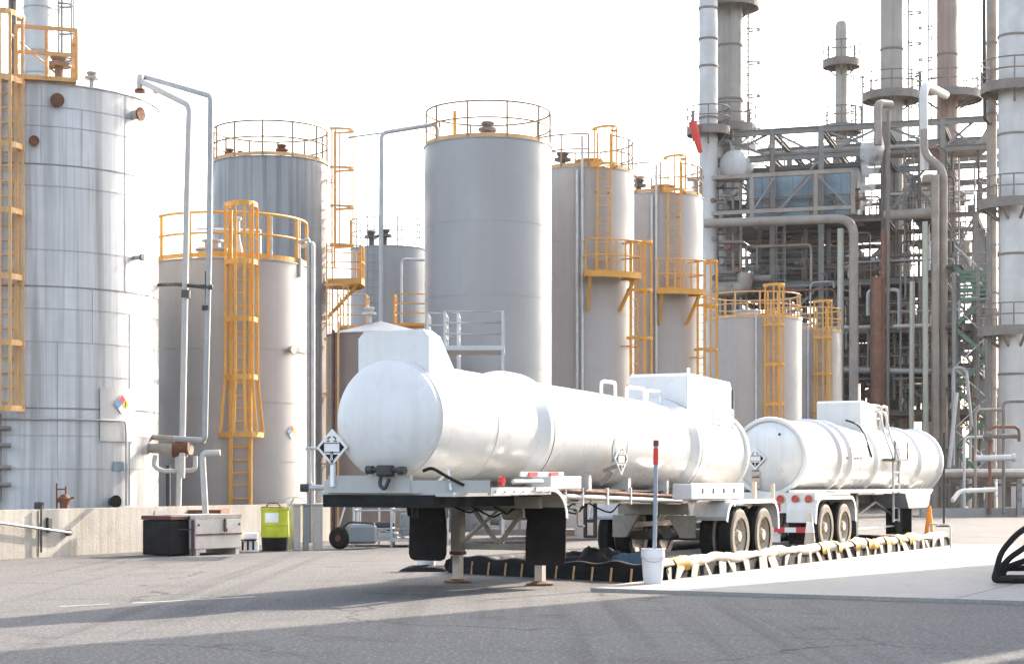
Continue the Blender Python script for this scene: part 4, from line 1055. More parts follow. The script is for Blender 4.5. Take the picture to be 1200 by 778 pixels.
mb = MB(); mb.box((.32, -.68, .30), (.32, .012, .17)); mb.build('licence_plate', M['sign_white'], t)
for sg in (-1, 1):
    mb = MB(); mb.prism([(sg*.62, -.56, .82), (sg*1.22, -.56, .82), (sg*1.22, -.56, .18), (sg*.62, -.56, .18)], (0, .02, 0)); mb.build('mud_flap', M['flap'], t)
YW = (t_at(968.5, 1.25, T2, TH2), t_at(990, 1.25, T2, TH2))
for y in YW:
    wheel(t, 1.25, y, 1, .51); wheel(t, .93, y, 1, .51); wheel(t, -1.25, y, -1, .51); wheel(t, -.93, y, -1, .51)
    mb = MB(); mb.cyl((-.9, y, .51), (.9, y, .51), .08, 12); mb.build('axle', M['steel_brown'], t)
for sg in (-1, 1):
    zf_ = 1.14; a, b = YW[0]-.66, YW[1]+.64
    pr = [(a-.06, .62)]+[(a+.30-.34*math.cos(PI/2*k/7), .80+(zf_-.80)*math.sin(PI/2*k/7)) for k in range(0, 8)]+[(b-.30+.34*math.sin(PI/2*k/7), .80+(zf_-.80)*math.cos(PI/2*k/7)) for k in range(0, 8)]+[(b+.05, .62)]
    fb = fender_sheet(pr, sg*.64, sg*1.27, .02); fd = fb.build('wheel_fender', M['white_dirty'], t)
    mb = MB()
    for u_, v_ in zip(pr[:-1], pr[1:]): mb.bar((sg*1.272, u_[0], u_[1]-.02), (sg*1.272, v_[0], v_[1]-.02), .012, .07)
    sub(mb, 'fender_edge', M['white_clean'], fd)
# landing gear, struts, front flap and arm
yl = t_at(1053, .9, T2, TH2)
for sg in (-1, 1):
    mb = MB(); mb.box((sg*.92, yl, .75), (.17, .17, .85)); lg = mb.build('landing_leg', M['dark'], t)
    mb = MB(); mb.box((sg*.92, yl, .2), (.12, .12, .34)); sub(mb, 'inner_leg', M['dark'], lg)
    mb = MB(); mb.lathe([(0, 0), (0, .2), (.04, .2), (.04, 0)], (sg*.92, yl, 0), (0, 0, 1), 18); sub(mb, 'foot', M['dark'], lg)
y5 = t_at(1001, .8, T2, TH2)
for sg in (-1, 1):
    mb = MB(); mb.bar((sg*.8, yl, .62), (sg*.8, (yl+y5)/2, .98), .05); mb.bar((sg*.8, (yl+y5)/2, .98), (sg*.8, y5, .66), .05); mb.build('side_strut', M['dark'], t)
    mb = MB(); mb.box((sg*.8, y5, .72), (.14, .14, .95)); mb.build('support_post', M['dark'], t)
mb = MB(); mb.bar((.8, y5, .40), (.8, yl, .40), .04); mb.build('side_strut', M['galv'], t)
yg = t_at(1050, 1.0, T2, TH2)
mb = MB(); mb.prism([(1.22, yg, 1.17), (1.22, yg+2.2, 1.17), (1.22, yg+2.0, .82), (1.22, yg+.3, .82)], (-2.44, 0, 0)); mb.build('coupler_box', M['comp_grey'], t)
yf2 = t_at(1063, 1.2, T2, TH2)
for sg in (-1, 1):
    mb = MB(); mb.prism([(sg*.60, yf2+.3, .82), (sg*1.22, yf2+.3, .82), (sg*1.22, yf2+.3, .20), (sg*.60, yf2+.3, .20)], (0, .02, 0)); mb.build('mud_flap', M['rubber'], t)
mb = MB(); mb.tube(fillet([(1.1, 10.4, .95), (1.2, 10.7, 1.20), (2.0, 11.3, 1.24)], .15), .06, 8); mb.bar((2.0, 11.3, 1.1), (2.0, 11.3, 1.45), .05); mb.build('front_arm', M['white_dirty'], t)
# catwalk, ladder, hoops on the side
yc = t_at(1046, .8, T2, TH2)
mb = MB(); mb.box((.92, yc-.2, 1.96), (.34, 1.1, .05)); cw = mb.build('catwalk', M['steel_dark'], t)
for yy in (yc-.72, yc+.32):
    mb = MB(); mb.bar((1.07, yy, 1.96), (1.07, yy, 2.4), .035); sub(mb, 'catwalk_post', M['steel_dark'], cw)
mb = MB(); mb.bar((1.07, yc-.72, 2.2), (1.07, yc+.32, 2.2), .03); sub(mb, 'catwalk_rail', M['steel_dark'], cw)
for yy in (yc-.45, yc+.0):
    mb = MB(); mb.tube(fillet([(.95, yy, .5), (.95, yy, 2.0), (.72, yy, 2.6), (.62, yy, 3.1), (.3, yy, 3.1), (.3, yy, 2.7)], .12), .03, 8); mb.build('ladder_rail', M['galv'], t)
for k in range(6):
    mb = MB(); mb.bar((.95, yc-.45, .55+k*.28), (.95, yc, .55+k*.28), .03); mb.build('ladder_rung', M['galv'], t)
for z in (2.95, 3.18):
    mb = MB(); mb.tube([(.35, bx0+.9, z), (.35, yc+.5, z)], .018, 6); mb.build('top_rail', M['galv'], t)
for yy in (bx0+1.6, yc-.3, yc+.6):
    hp = MB(); hp.tube(fillet([(.35, yy, 2.7), (.35, yy, 3.25), (.35, yy+.45, 3.25), (.35, yy+.45, 2.7)], .12), .035, 8); hp.build('grab_rail', M['pipe_white'], t)
mb = MB(); mb.tube(fillet([(.3, yc-2.0, 2.85), (.55, yc-1.8, 2.75), (.72, yc-1.75, 2.4), (.82, yc-1.7, 2.0)], .2), .024, 8); mb.build('vapour_hose', M['dark'], t)

from mathutils import noise
# ------------------------------------------------------------------ spill berm
t = thing('spill_berm', 'low portable spill berm with patched fabric side and wooden stakes under the tank trailers', 'spill berm', BC1)
zb_ = HS
Lb = (BC2-BC1).length; nb = Vector((bd.y, -bd.x, 0))        # outwards on the near side
rnd = random.Random(3)
# liner floor
BC3 = BC0+(BC2-BC1)
mb = MB(); mb.sheet([(p.x, p.y, HS+.006) for p in (BC1-bp_*.02, BC2, BC3, BC0)]); mb.build('liner_floor', M['berm_black'], t)
# near side: fabric roll on top of brackets, colour patches
pos = 0.0; seg = []
pat = ['white', 'yellow', 'white', 'white', 'white', 'white', 'white', 'yellow', 'white', 'yellow', 'white', 'white', 'yellow', 'white', 'yellow', 'yellow', 'white', 'yellow', 'white', 'yellow', 'white', 'yellow', 'white', 'white', 'white', 'white']
ls = [.55, .45, 1.6, 1.5, 1.5, 1.2, .5, .5, .4, .3, .45, .35, .25, .6, .35, .45, .45, .4, .5, .35, .45, .4, .9, .5, .7, .6]
sc_ = Lb/sum(ls)
def berm_piece(s0, s1, m, name, top=True):
    n = max(3, int((s1-s0)/.16)); vs = []; fs = []; pr = 7
    for i in range(n+1):
        s = s0+(s1-s0)*i/n
        wv = .05*(noise.noise((s*2.1, .3, 0)))+.03*noise.noise((s*7.0, 4, 0)); hv = .29+.07*noise.noise((s*1.1, 9, 0))+.045*noise.noise((s*4.3, 2, 0))
        o_ = BC1+bd*s
        b_ = .03 if 'yellow' in name else 0.0; lo = .10 if 'yellow' in name else .155+.03*math.sin(s*3.7)
        prof = [(.0, lo), (.035+wv+b_, lo+.02), (.03+wv+b_, hv*.82), (-.02+b_*.5, hv+b_*.4), (-.09, hv+.012+b_*.4), (-.15, hv-.03), (-.17, .03)]
        for a, z in prof: vs.append(o_+nb*(a-.03)+Vector((0, 0, zb_+z)))
    for i in range(n):
        for k in range(pr-1): fs.append((i*pr+k, (i+1)*pr+k, (i+1)*pr+k+1, i*pr+k+1))
    mb = MB(); mb.add(vs, fs, True); return mb.build(name, m, t)
for m_, l_ in zip(pat, ls):
    berm_piece(pos, pos+l_*sc_, M['berm_'+m_], 'fabric_panel' if m_ == 'white' else 'yellow_panel'); pos += l_*sc_
# lower skirt: dark with pale triangles of folded fabric
mb = MB(); mb.prism([BC1+nb*.012+Vector((0, 0, zb_)), BC2+nb*.012+Vector((0, 0, zb_)), BC2+nb*-.02+Vector((0, 0, zb_+.19)), BC1+nb*-.02+Vector((0, 0, zb_+.19))], -nb*.02); mb.build('dark_skirt', M['berm_black'], t)
s = .12
while s < Lb-.2:
    w = rnd.uniform(.10, .34); o_ = BC1+bd*s
    mb = MB(); q0 = o_+nb*rnd.uniform(.04, .09)+Vector((0, 0, zb_+.004)); q1 = q0+bd*w*rnd.uniform(.25, 1.2)
    tq = rnd.uniform(-.15, .15)
    mb.prism([q0, q1, o_+bd*(w+tq)+nb*.02+Vector((0, 0, zb_+rnd.uniform(.15, .2))), o_+bd*(tq)+nb*.02+Vector((0, 0, zb_+rnd.uniform(.15, .2)))], -nb*.012)
    mb.build('skirt_fold', M['berm_white'], t)
    s += w+rnd.uniform(.12, .5)
# front wall: black liner held by wooden stakes
fd_ = (BC1-BC0).normalized(); fn = Vector((fd_.y, -fd_.x, 0)); Lf = (BC1-BC0).length
n = 40; vs = []; fs = []; pr = 6
for i in range(n+1):
    s = Lf*i/n; o_ = BC0+fd_*s; hv = .25+.015*math.sin(s*4)+.02*math.sin(s*9+2)
    for a, z in ((.05, 0), (.03+.012*math.sin(s*14), .12), (0, hv), (-.08, hv+.02), (-.16, hv-.04), (-.18, 0)): vs.append(o_+fn*a+Vector((0, 0, z+.005)))
for i in range(n):
    for k in range(pr-1): fs.append((i*pr+k, (i+1)*pr+k, (i+1)*pr+k+1, i*pr+k+1))
mb = MB(); mb.add(vs, fs, True); mb.build('black_front_wall', M['berm_black'], t)
for i, px in enumerate((558, 579, 600, 620, 641, 661, 681, 702, 723, 745)):
    s = Lf*(px-528)/(775-528); o_ = BC0+fd_*s+fn*.055
    mb = MB(); mb.bar(o_+Vector((0, 0, .0)), o_-fn*.03+Vector((0, 0, .20)), .03, .02); mb.build('support_stake', M['wood'], t)
# far walls (low rolls)
mb = MB(); mb.tube([BC0+Vector((0, 0, .12)), BC3+Vector((0, 0, .12))], .12, 8); mb.tube([BC3+Vector((0, 0, .12)), BC2+Vector((0, 0, .12))], .12, 8); mb.build('far_roll', M['berm_black'], t)

def crumple(name, label, c, sx, sy, sz, m, seed, rz=0, cat='tarp'):
    r2 = random.Random(seed); n, k = 30, 20; vs = []; fs = []
    ph = [r2.uniform(0, 6) for _ in range(6)]
    for i in range(n):
        for j in range(k):
            u = i/(n-1)*2-1; v = j/(k-1)*2-1
            e = max(0, 1-abs(u)**3)*max(0, 1-abs(v)**3)
            z = max(0, e)**.45*sz*(.72+.30*noise.noise((u*1.7+ph[0], v*1.9+ph[1], 0))+.16*abs(noise.noise((u*4.1, v*4.4, ph[2])))-.10*abs(noise.noise((u*7, v*6, ph[3]))))
            vs.append((c[0]+u*sx*math.cos(rz)-v*sy*math.sin(rz), c[1]+u*sx*math.sin(rz)+v*sy*math.cos(rz), c[2]+z))
    for i in range(n-1):
        for j in range(k-1): fs.append((i*k+j, (i+1)*k+j, (i+1)*k+j+1, i*k+j+1))
    mb = MB(); mb.add(vs, fs, True); return tag(mb.build(name, m, None, c), label, cat)
c = G(628, 672)-fn*.75; crumple('tarp', 'black crumpled tarp heap in the berm between the landing legs', (c.x, c.y, .03),   .85, .45, .36, M['berm_black'], 5, -.6)
c = G(672, 674)-fn*.7; crumple('tarp', 'small black tarp heap just right of the near mud flap', (c.x, c.y, .03), .45, .4, .46, M['rubber'], 8, -.6)
c = G(700, 676)-fn*.95; crumple('tarp', 'dark blue tarp fold lying in front of the far wheels', (c.x, c.y, .03), .45, .35, .40, M['tarp_blue'], 11, -.6)
c = G(500, 668.5); crumple('plastic_sheet', 'black plastic sheet flattened on the asphalt under the far mud flap', (c.x+.05, c.y, .0), .42, .34, .13, M['berm_black'], 21, -.3, 'plastic sheet')
c = G(500, 668)
t = thing('bucket', 'white bucket standing on black sheet under the far mud flap', 'bucket', c+Vector((0, -.1, .06)))
o_ = c+Vector((0, -.12, .06))
mb = MB(); mb.lathe([(0, 0), (0, .14), (.30, .165), (.32, .175), (.32, .15), (.05, .12), (.05, 0)], o_, (0, 0, 1), 24); mb.build('pail', M['bucket'], t)
mb = MB(); mb.tube([o_+Vector((.178*math.cos(a), -.02-.12*math.sin(a), .28-.05*math.sin(a))) for a in [PI*k/10 for k in range(11)]], .006, 5); mb.build('bail_handle', M['galv'], t)
# near bucket with a pole standing in it
c = G(765, 683)+Vector((0, 0, HS)); c = G(765, 683, HS)
t = thing('bucket', 'white bucket at the near corner of the spill berm holding a tall pole', 'bucket', c)
mb = MB(); mb.lathe([(0, 0), (0, .125), (.10, .138), (.35, .155), (.36, .165), (.41, .165), (.46, .158), (.47, .163), (.48, .16), (.48, .145), (.05, .115), (.05, 0)], c, (0, 0, 1), 28); pb = mb.build('pail', M['bucket'], t)
mb = MB(); mb.tube([c+Vector((.162*math.cos(a), -.03-.13*math.sin(a), .40-.10*math.sin(a))) for a in [PI*k/12 for k in range(13)]], .006, 5); mb.build('bail_handle', M['galv'], t)
t = thing('marker_pole', 'tall blue-grey pole with red top standing in the near white bucket', 'pole', c+Vector((.03, .02, .05)))
b0 = c+Vector((.02, .02, .06)); b1 = Vector((c.x+(770.5-766.5)/F*c.y, c.y+.02, zpx(517, c.y)))
mb = MB(); mb.tube([b0, b1], .03, 10); mb.build('shaft', M['blue_pole'], t)
k0 = b0.lerp(b1, .83); mb = MB(); mb.tube([k0, b0.lerp(b1, .95)], .036, 10); mb.build('red_band', M['red'], t)
k0 = b0.lerp(b1, .965); mb = MB(); mb.cyl(k0, b1+Vector((0, 0, .02)), .04, 10); mb.build('end_cap', M['rust'], t)

# cones
def cone(label, px, py, hpx, m, band=None):
    c = G(px, py, HS); H = hpx/F*c.y
    t = thing('traffic_cone', label, 'traffic cone', c)
    mb = MB(); mb.box((c.x, c.y, c.z+.02), (.36, .36, .04), .4, .01); mb.build('base', m, t)
    mb = MB(); mb.lathe([(.04, .15), (.07, .13), (H-.02, .035), (H, .03), (H, .0)], c, (0, 0, 1), 24); mb.build('cone_body', m, t)
    if band:
        mb = MB(); mb.lathe([(H*.55, .085*1.02), (H*.80, .058*1.02)], c, (0, 0, 1), 24); mb.build('reflective_band', M[band], t)
cone('pale faded traffic cone in front of the second trailer rear wheels', 949, 652.5, 52, M['cone_pale'], 'sign_white')
cone('bright orange traffic cone at the far end of the spill berm', 1089, 639, 47, M['orange'])
p = G(1106, 617)
t = thing('sign_post', 'thin dark post standing beside the front of the second trailer', 'post', p)
mb = MB(); mb.bar(p, p+Vector((0, 0, 3.0)), .06); mb.build('post', M['dark'], t)
mb = MB(); mb.box(p+Vector((0, 0, .02)), (.4, .4, .04)); mb.build('base', M['dark'], t)
p = G(1114, 641, HS)
t = thing('barrier_frame', 'small pale metal frame at the far right end of the berm', 'barrier', p)
mb = MB(); mb.tube(fillet([p, p+Vector((0, 0, .48)), p+Vector((-.35, .5, .48)), p+Vector((-.35, .5, 0))], .08), .02, 6); mb.build('frame', M['galv'], t)

# ------------------------------------------------------------------ hoses at the right edge
pbase = G(1166, 684, HS)
for i in range(4):
    s0 = pbase+Vector((.0+.10*i, .22*i, .045))
    top = P(1196+17*i, 620+13*i, pbase.y+.25*i)
    m_ = s0.lerp(top, .5)+Vector((-.10, 0, .03))
    pts = [s0+Vector((1.2, .6, 0)), s0+Vector((.35, .1, 0)), s0+Vector((-.02, 0, .01)), s0+Vector((.02, 0, .14)), m_, top, top+Vector((.5, .1, .16)), top+Vector((1.2, .2, -.1)), top+Vector((1.6, .3, -.8))]
    mb = MB(); mb.tube(fillet(pts, .3, 6), .042, 10)
    o = mb.build('rubber_hose', M['rubber'], None, s0)
    tag(o, ('thick black hose arching highest at the right edge of the slab', 'thick black hose just under the highest arching one', 'third black hose down in the bundle at the right edge', 'lowest black hose lying in the bundle at the right edge')[i], 'hose', 'black hoses lying at the right edge')

# ------------------------------------------------------------------ things along the wall
def on(px, off): return wall_at(px)+WN*off
# gang box
pf0 = G(229, 651); pf1 = G(283, 648.5)
fdir = (pf1-pf0).normalized(); fnn = Vector((fdir.y, -fdir.x, 0)); wfx = (pf1-pf0).length
bang = math.atan2(fdir.y, fdir.x)
t = thing('storage_chest', 'large metal site chest with pale front and black side beside the wall', 'chest', pf0)
cc = (pf0+pf1)/2-fnn*.45
mb = MB(); mb.box(cc+Vector((0, 0, .42)), (wfx, .9, .60), bang, .015); mb.build('chest_body', M['box_grey'], t)
mb = MB(); mb.prism([pf0+Vector((0, 0, .72)), pf0-fnn*.9+Vector((0, 0, .72)), pf0-fnn*.85+Vector((0, 0, .80)), pf0+fnn*.01+Vector((0, 0, .80))], (pf1-pf0)); mb.build('lid', M['box_grey'], t)
mb = MB(); mb.bar(pf0+fnn*.012+Vector((0, 0, .41)), pf1+fnn*.012+Vector((0, 0, .41)), .012, .03); mb.build('front_seam', M['rust'], t)
lc = pf0.lerp(pf1, .62)+fnn*.02+Vector((0, 0, .62)); mb = MB(); mb.box(lc, (.07, .03, .20), bang, .01); mb.cyl(lc+Vector((0, 0, -.13)), lc+Vector((0, 0, -.13))+fnn*.03, .045, 10); mb.build('hasp', M['dark'], t)
for k in (.06, .94):
    lc = pf0.lerp(pf1, k)+fnn*.012+Vector((0, 0, .60)); mb = MB(); mb.cyl(lc, lc+fnn*.012, .025, 8); mb.build('corner_bolt', M['dark'], t)
for k in (.07, .93):
    lc = pf0.lerp(pf1, k)-fnn*.45+Vector((0, 0, .06)); mb = MB(); mb.box(lc, (.10, .85, .12), bang); mb.build('skid', M['box_grey'], t)
# dark generator crate left of it
g0 = G(196, 651.5); g1 = G(227, 651)-fnn*.02
t = thing('equipment_crate', 'black crate with maroon top edge left of the pale chest', 'crate', g0)
cc = (g0+g1)/2-fnn*.4; wg = (g1-g0).length
mb = MB(); mb.box(cc+Vector((0, 0, .36)), (wg, .8, .68), bang, .02); mb.build('crate_body', M['black'], t)
mb = MB(); mb.box(cc+Vector((0, 0, .745)), (wg+.03, .84, .08), bang, .01); mb.build('top_frame', M['maroon'], t)
for k in (0.03, .97):
    q = g0.lerp(g1, k)+fnn*.01; mb = MB(); mb.bar(q+Vector((0, 0, .0)), q+Vector((0, 0, .70)), .05); mb.build('corner_post', M['maroon'], t)
mb = MB(); q = g0.lerp(g1, .5)+fnn*.02; mb.bar(g0+fnn*.02+Vector((0, 0, .52)), g1+fnn*.02+Vector((0, 0, .52)), .02); mb.build('side_rib', M['dark'], t)
# white and black cases
c = G(291, 647.5)
t = thing('tool_case', 'small white case with black fittings between the chest and the lime bin', 'tool case', c)
mb = MB(); mb.box(c+Vector((0, .1, .13)), (.34, .24, .25), .5, .02); mb.build('lower_case', M['sign_white'], t)
mb = MB(); mb.box(c+Vector((0, .1, .34)), (.32, .24, .14), .5, .02); mb.build('upper_case', M['sign_white'], t)
for dx in (-.10, .0, .10):
    mb = MB(); mb.box(c+Vector((dx, -.06+.5*dx, .15)), (.035, .02, .18), .5); mb.build('latch', M['black'], t)
mb = MB(); mb.box(c+Vector((0, -.05, .26)), (.34, .05, .025), .5); mb.build('case_seam', M['black'], t)
# lime bin on a black base
c = G(320.5, 645.5)+Vector((0, .25, 0)); r = 16.3/F*c.y
t = thing('waste_bin', 'lime yellow drum bin with black lower half standing by the wall', 'bin', c)
mb = MB(); mb.lathe([(0, 0), (0, r*.93), (.28, r*.97)], c, (0, 0, 1), 28); mb.build('base', M['black'], t)
mb = MB(); mb.lathe([(.28, r*.99), (.30, r*1.03), (.52, r), (.54, r*1.03), (.58, r), (.84, r*.99), (.86, r*1.04), (.90, r*1.04), (.90, 0)], c, (0, 0, 1), 28); mb.build('drum', M['lime'], t)
mb = MB(); mb.lathe([(.90, r*1.0), (.93, r*.98), (.94, r*.4), (.94, 0)], c, (0, 0, 1), 28); mb.build('lid', M['rail_brown'], t)
mb = MB(); mb.strip((c.x, c.y), r*1.0+.004, -2.2, -1.2, c.z+.60, c.z+.80, .004, 10); mb.build('paper_label', M['sign_white'], t)
mb = MB(); mb.tube([c+Vector((-r*.5, -r*.9, .93)), c+Vector((-r*.3, -r*.95, 1.0)), c+Vector((r*.3, -r*.95, 1.0)), c+Vector((r*.5, -r*.9, .93))], .014, 6); mb.build('handle', M['dark'], t)
c = G(337, 644.5)+Vector((0, .5, 0))
t = thing('bollard_post', 'white post with small arms on top right of the lime bin', 'post', c)
mb = MB(); mb.bar(c, c+Vector((0, 0, .98)), .12); mb.build('post', M['pipe_white'], t)
for sg in (-1, 1):
    mb = MB(); q = c+Vector((.08, 0, 1.12)); mb.tube(fillet([c+Vector((0, 0, .95)), q, q+Vector((sg*.16, 0, -.02)), q+Vector((sg*.25, 0, -.12))], .05), .014, 6); mb.build('arm', M['galv'], t)
for i, px in enumerate((347, 358, 372)):
    c = G(px, 645-i*.3)
    t = thing('wall_plank', ('pale board leaning behind the lime bin', 'grey post between the two pale boards', 'pale board nearest the compressor wheel')[i], 'board', c)
    mb = MB(); mb.box(c+Vector((0, .05, .47)), ((.16, .12, .22)[i], .08, .94), .6, .01); mb.build('board', M[('wall_concrete', 'comp_grey', 'wall_concrete')[i]], t)
    mb = MB(); mb.box(c+Vector((0, .05, .965)), ((.2, .16, .26)[i], .12, .05), .6, .01); mb.build('cap', M[('wall_concrete', 'comp_grey', 'wall_concrete')[i]], t)
# compressor cart
c = G(398, 643); Yk = c.y
t = thing('compressor_cart', 'grey compressor cart with one black wheel behind the placard', 'compressor', c)
mb = MB(); mb.lathe([(-.05, 0), (-.05, .10), (-.07, .12), (-.07, .19), (-.03, .235), (.05, .235), (.09, .19), (.09, 0)], c+Vector((0, 0, .235)), (-.35, -.94, 0), 24); wl = mb.build('wheel', M['rubber'], t)
mb = MB(); mb.cyl(c+Vector((-.02, -.06, .235)), c+Vector((-.035, -.095, .235)), .07, 12); sub(mb, 'hub', M['maroon'], wl)
mb = MB(); mb.box(c+Vector((.46, .15, .32)), (.64, .5, .42), .15, .06); mb.build('body', M['comp_grey'], t)
mb = MB(); mb.tube(fillet([c+Vector((.05, .1, .45)), c+Vector((.2, .0, .58)), c+Vector((.75, .0, .55)), c+Vector((.8, .1, .3))], .08), .025, 6); mb.build('handle', M['dark'], t)
mb = MB(); mb.tube([c+Vector((-.03, .2, .5)), c+Vector((.22, .3, 1.35))], .02, 6); mb.build('tow_bar', M['galv'], t)
# frame racks with valves behind
def rack(name, label, p, w, d, hgt, m, bars=3, deck=.15):
    t = thing(name, label, 'rack', p)
    x, y = p[0], p[1]
    for sx in (-1, 1):
        for sy in (-1, 1):
            mb = MB(); mb.bar((x+sx*w/2, y+sy*d/2, 0), (x+sx*w/2, y+sy*d/2, hgt), .05); mb.build('post', m, t)
    for k in range(bars):
        z = hgt*(k+1)/bars-.03
        mb = MB(); mb.tube([(x-w/2, y+d/2, z), (x-w/2, y-d/2, z), (x+w/2, y-d/2, z), (x+w/2, y+d/2, z)], .022, 6); mb.build('rail', m, t)
    mb = MB(); mb.box((x, y, deck), (w+.1, d+.1, .06)); mb.build('deck', m, t)
    return t
c = G(448, 640); t = rack('pump_rack', 'galvanised pump rack with small motor seen under the trailer apron', (c.x, c.y+.6, 0), 1.3, .9, 1.25, M['galv'])
mb = MB(); mb.cyl((c.x-.2, c.y+.45, .42), (c.x+.25, c.y+.45, .42), .13, 14); mb.build('motor', M['dark'], t)
mb = MB(); mb.box((c.x+.02, c.y+.4, .25), (.6, .35, .12)); mb.build('motor_base', M['galv'], t)
mb = MB(); mb.tube([(c.x-.6, c.y, .2), (c.x+.0, c.y+.3, .35), (c.x+.5, c.y+.1, .2)], .03, 6); mb.build('hose', M['pipe_white'], t)
q = P(433, 573.5, c.y+1.2); t = thing('warning_sign', 'red warning sign board low behind the trailer apron', 'sign', (q.x, q.y, 0))
mb = MB(); mb.box(q, (.60, .03, .22)); mb.build('sign_board', M['red'], t)
for dx in (-.22, .22):
    mb = MB(); mb.bar((q.x+dx, q.y+.03, 0), (q.x+dx, q.y+.03, q.z+.1), .04); mb.build('post', M['galv'], t)
c = G(470, 642); t = rack('railed_skid', 'galvanised railed skid close beside the far mud flap', (c.x+.1, c.y+1.0, 0), .7, .8, 1.3, M['galv'])
mb = MB(); mb.box((c.x+.1, c.y+.9, .5), (.35, .3, .5), .2, .03); mb.build('valve_box', M['comp_grey'], t)
# pump skid with red motor seen between the legs
c = G(604, 636)
t = thing('pump_skid', 'rusty pump skid with an orange-red motor seen between the landing legs', 'pump', c)
mb = MB(); mb.box(c+Vector((.2, .4, .25)), (2.4, .9, .14)); mb.build('skid_base', M['steel_brown'], t)
mb = MB(); mb.cyl(c+Vector((.35, .3, .75)), c+Vector((1.15, .3, .75)), .30, 18); mb.build('motor', mat('motor_orange', (.62, .13, .06), .5, lowdirt=.2), t)
mb = MB(); mb.lathe([(0, 0), (0, .28), (.25, .30), (.3, .12), (.6, .10), (.6, 0)], c+Vector((-.6, .3, .7)), (1, 0, 0), 18); mb.build('pump_body', M['steel_grey'], t)
for x in (-.8, -.35, .1, .75):
    mb = MB(); mb.bar(c+Vector((x, .1, .25)), c+Vector((x, .1, 1.25)), .06); mb.build('guard_post', M['steel_grey'], t)
for z in (.85, 1.2):
    mb = MB(); mb.bar(c+Vector((-.8, .1, z)), c+Vector((.75, .1, z)), .05); mb.build('guard_rail', M['steel_grey'], t)
# pale utility building panel seen under the barrel, low kerb
c = G(668, 632); t = thing('utility_shed', 'low cream utility shed seen under the near trailer barrel', 'shed', c)
mb = MB(); mb.box(c+Vector((.25, 1.4, .95)), (2.5, 2.4, 1.9), 0, .02); mb.build('wall_panel', mat('cream_panel', (.62, .55, .46), .7, lowdirt=.2), t)
mb = MB(); mb.box(c+Vector((.25, 1.4, 1.95)), (2.7, 2.6, .10)); mb.build('roof', M['galv'], t)
mb = MB(); mb.box(c+Vector((-.2, .185, .85)), (.8, .03, 1.5)); dr_ = mb.build('door', M['pipe_white'], t)
mb = MB(); mb.box(c+Vector((.12, .165, .9)), (.05, .03, .10)); sub(mb, 'door_handle', M['dark'], dr_)
a = G(560, 622); b = G(840, 617)
t = thing('kerb_wall', 'low concrete kerb running behind the trailers between the shed and the short tanks', 'kerb', a)
mb = MB(); d_ = (b-a).normalized(); n2 = Vector((-d_.y, d_.x, 0))*.3; mb.prism([a, b, b+n2, a+n2], (0, 0, .22)); mb.build('kerb', M['concrete'], t)
# ------------------------------------------------------------------ process plant in the background
UA = R_(18); UU = Vector((math.cos(UA), -math.sin(UA), 0)); VV = Vector((math.sin(UA), math.cos(UA), 0))
OO = Vector(((830-600)/F*94, 94, 0))
def fr(x, y, dv=0.0):
    dirv = Vector(((x-600)/F, 1, (HOR-y)/F)); o_ = Vector((0, 0, CH)); pl = OO+VV*dv
    k = (pl-o_).dot(VV)/dirv.dot(VV)
    return o_+dirv*k
def ucoord(px): return (fr(px, 400)-OO).dot(UU)
def fw(u, v, z): return OO+UU*u+VV*v+Vector((0, 0, z))
zlev = lambda y, x=985: fr(x, y).z
cols = [ucoord(p) for p in (838, 905, 962, 1036, 1104, 1143)]
rows = [0.0, 5.5, 11.0]
Z = {y: zlev(y) for y in (150, 181, 258, 332, 388, 434, 484)}
ps = thing('process_structure', 'tall grey-brown open steel frame of the process plant, full of beams, decks and braces', 'steel structure', OO)
rnd = random.Random(11)
for i, u in enumerate(cols):
    for j, v in enumerate(rows):
        top = Z[150]+.1 if i not in (5,) else Z[258]
        if i == 0 and j == 0: top = Z[150]
        mb = MB(); mb.ibeam(fw(u, v, 0), fw(u, v, top), .27, .27, .05); mb.build('steel_post', M['steel_brown' if (i+j) % 2 else 'steel_grey'], ps)
for y, z in Z.items():
    for j, v in enumerate(rows):
        u0 = cols[0] if y != 150 else cols[0]+1.0; u1 = cols[-1] if y not in (150, 181) else cols[-1]+2.2
        mb = MB(); mb.ibeam(fw(u0, v-.02, z), fw(u1, v-.02, z), .22, .32 if y in (150, 181, 388) else .26, .05); mb.build('long_beam', M['steel_grey' if y in (150, 181, 332, 388) else 'steel_brown'], ps)
    for i, u in enumerate(cols):
        if y in (150, 181) and i == 5: continue
        mb = MB(); mb.ibeam(fw(u, rows[0], z-.03), fw(u, rows[2], z-.03), .2, .26, .05); mb.build('cross_beam', M['steel_dark'], ps)
def brace(i0, i1, y0, y1, v=0.0, x=True):
    a, b = cols[i0], cols[i1]
    prs = [((a, y0), (b, y1))]+([((a, y1), (b, y0))] if x else [])
    for (ua, ya), (ub, yb) in prs:
        mb = MB(); mb.bar(fw(ua, v+.05, Z[ya]), fw(ub, v+.05, Z[yb]), .12); mb.build('brace', M['steel_grey'], ps)
for i in range(0, 5):
    brace(i, i+1, 150, 181, .0, i % 2 == 0); brace(i, i+1, 150, 181, 5.5, i % 2 == 1)
brace(1, 2, 258, 181, .0, False); brace(2, 3, 258, 332, 5.5); brace(1, 2, 332, 388, 0.0); brace(2, 1, 388, 434, 0, False); brace(3, 4, 388, 434, 5.5)
brace(0, 1, 332, 388, 0, False); brace(4, 5, 258, 332, 0); brace(4, 5, 388, 434, 0); brace(3, 4, 434, 484, 0, False); brace(4, 5, 332, 388, 5.5); brace(0, 1, 434, 484, 5.5); brace(2, 3, 388, 434, 11); brace(1, 2, 434, 484, 11); brace(3, 4, 181, 258, 0, True)
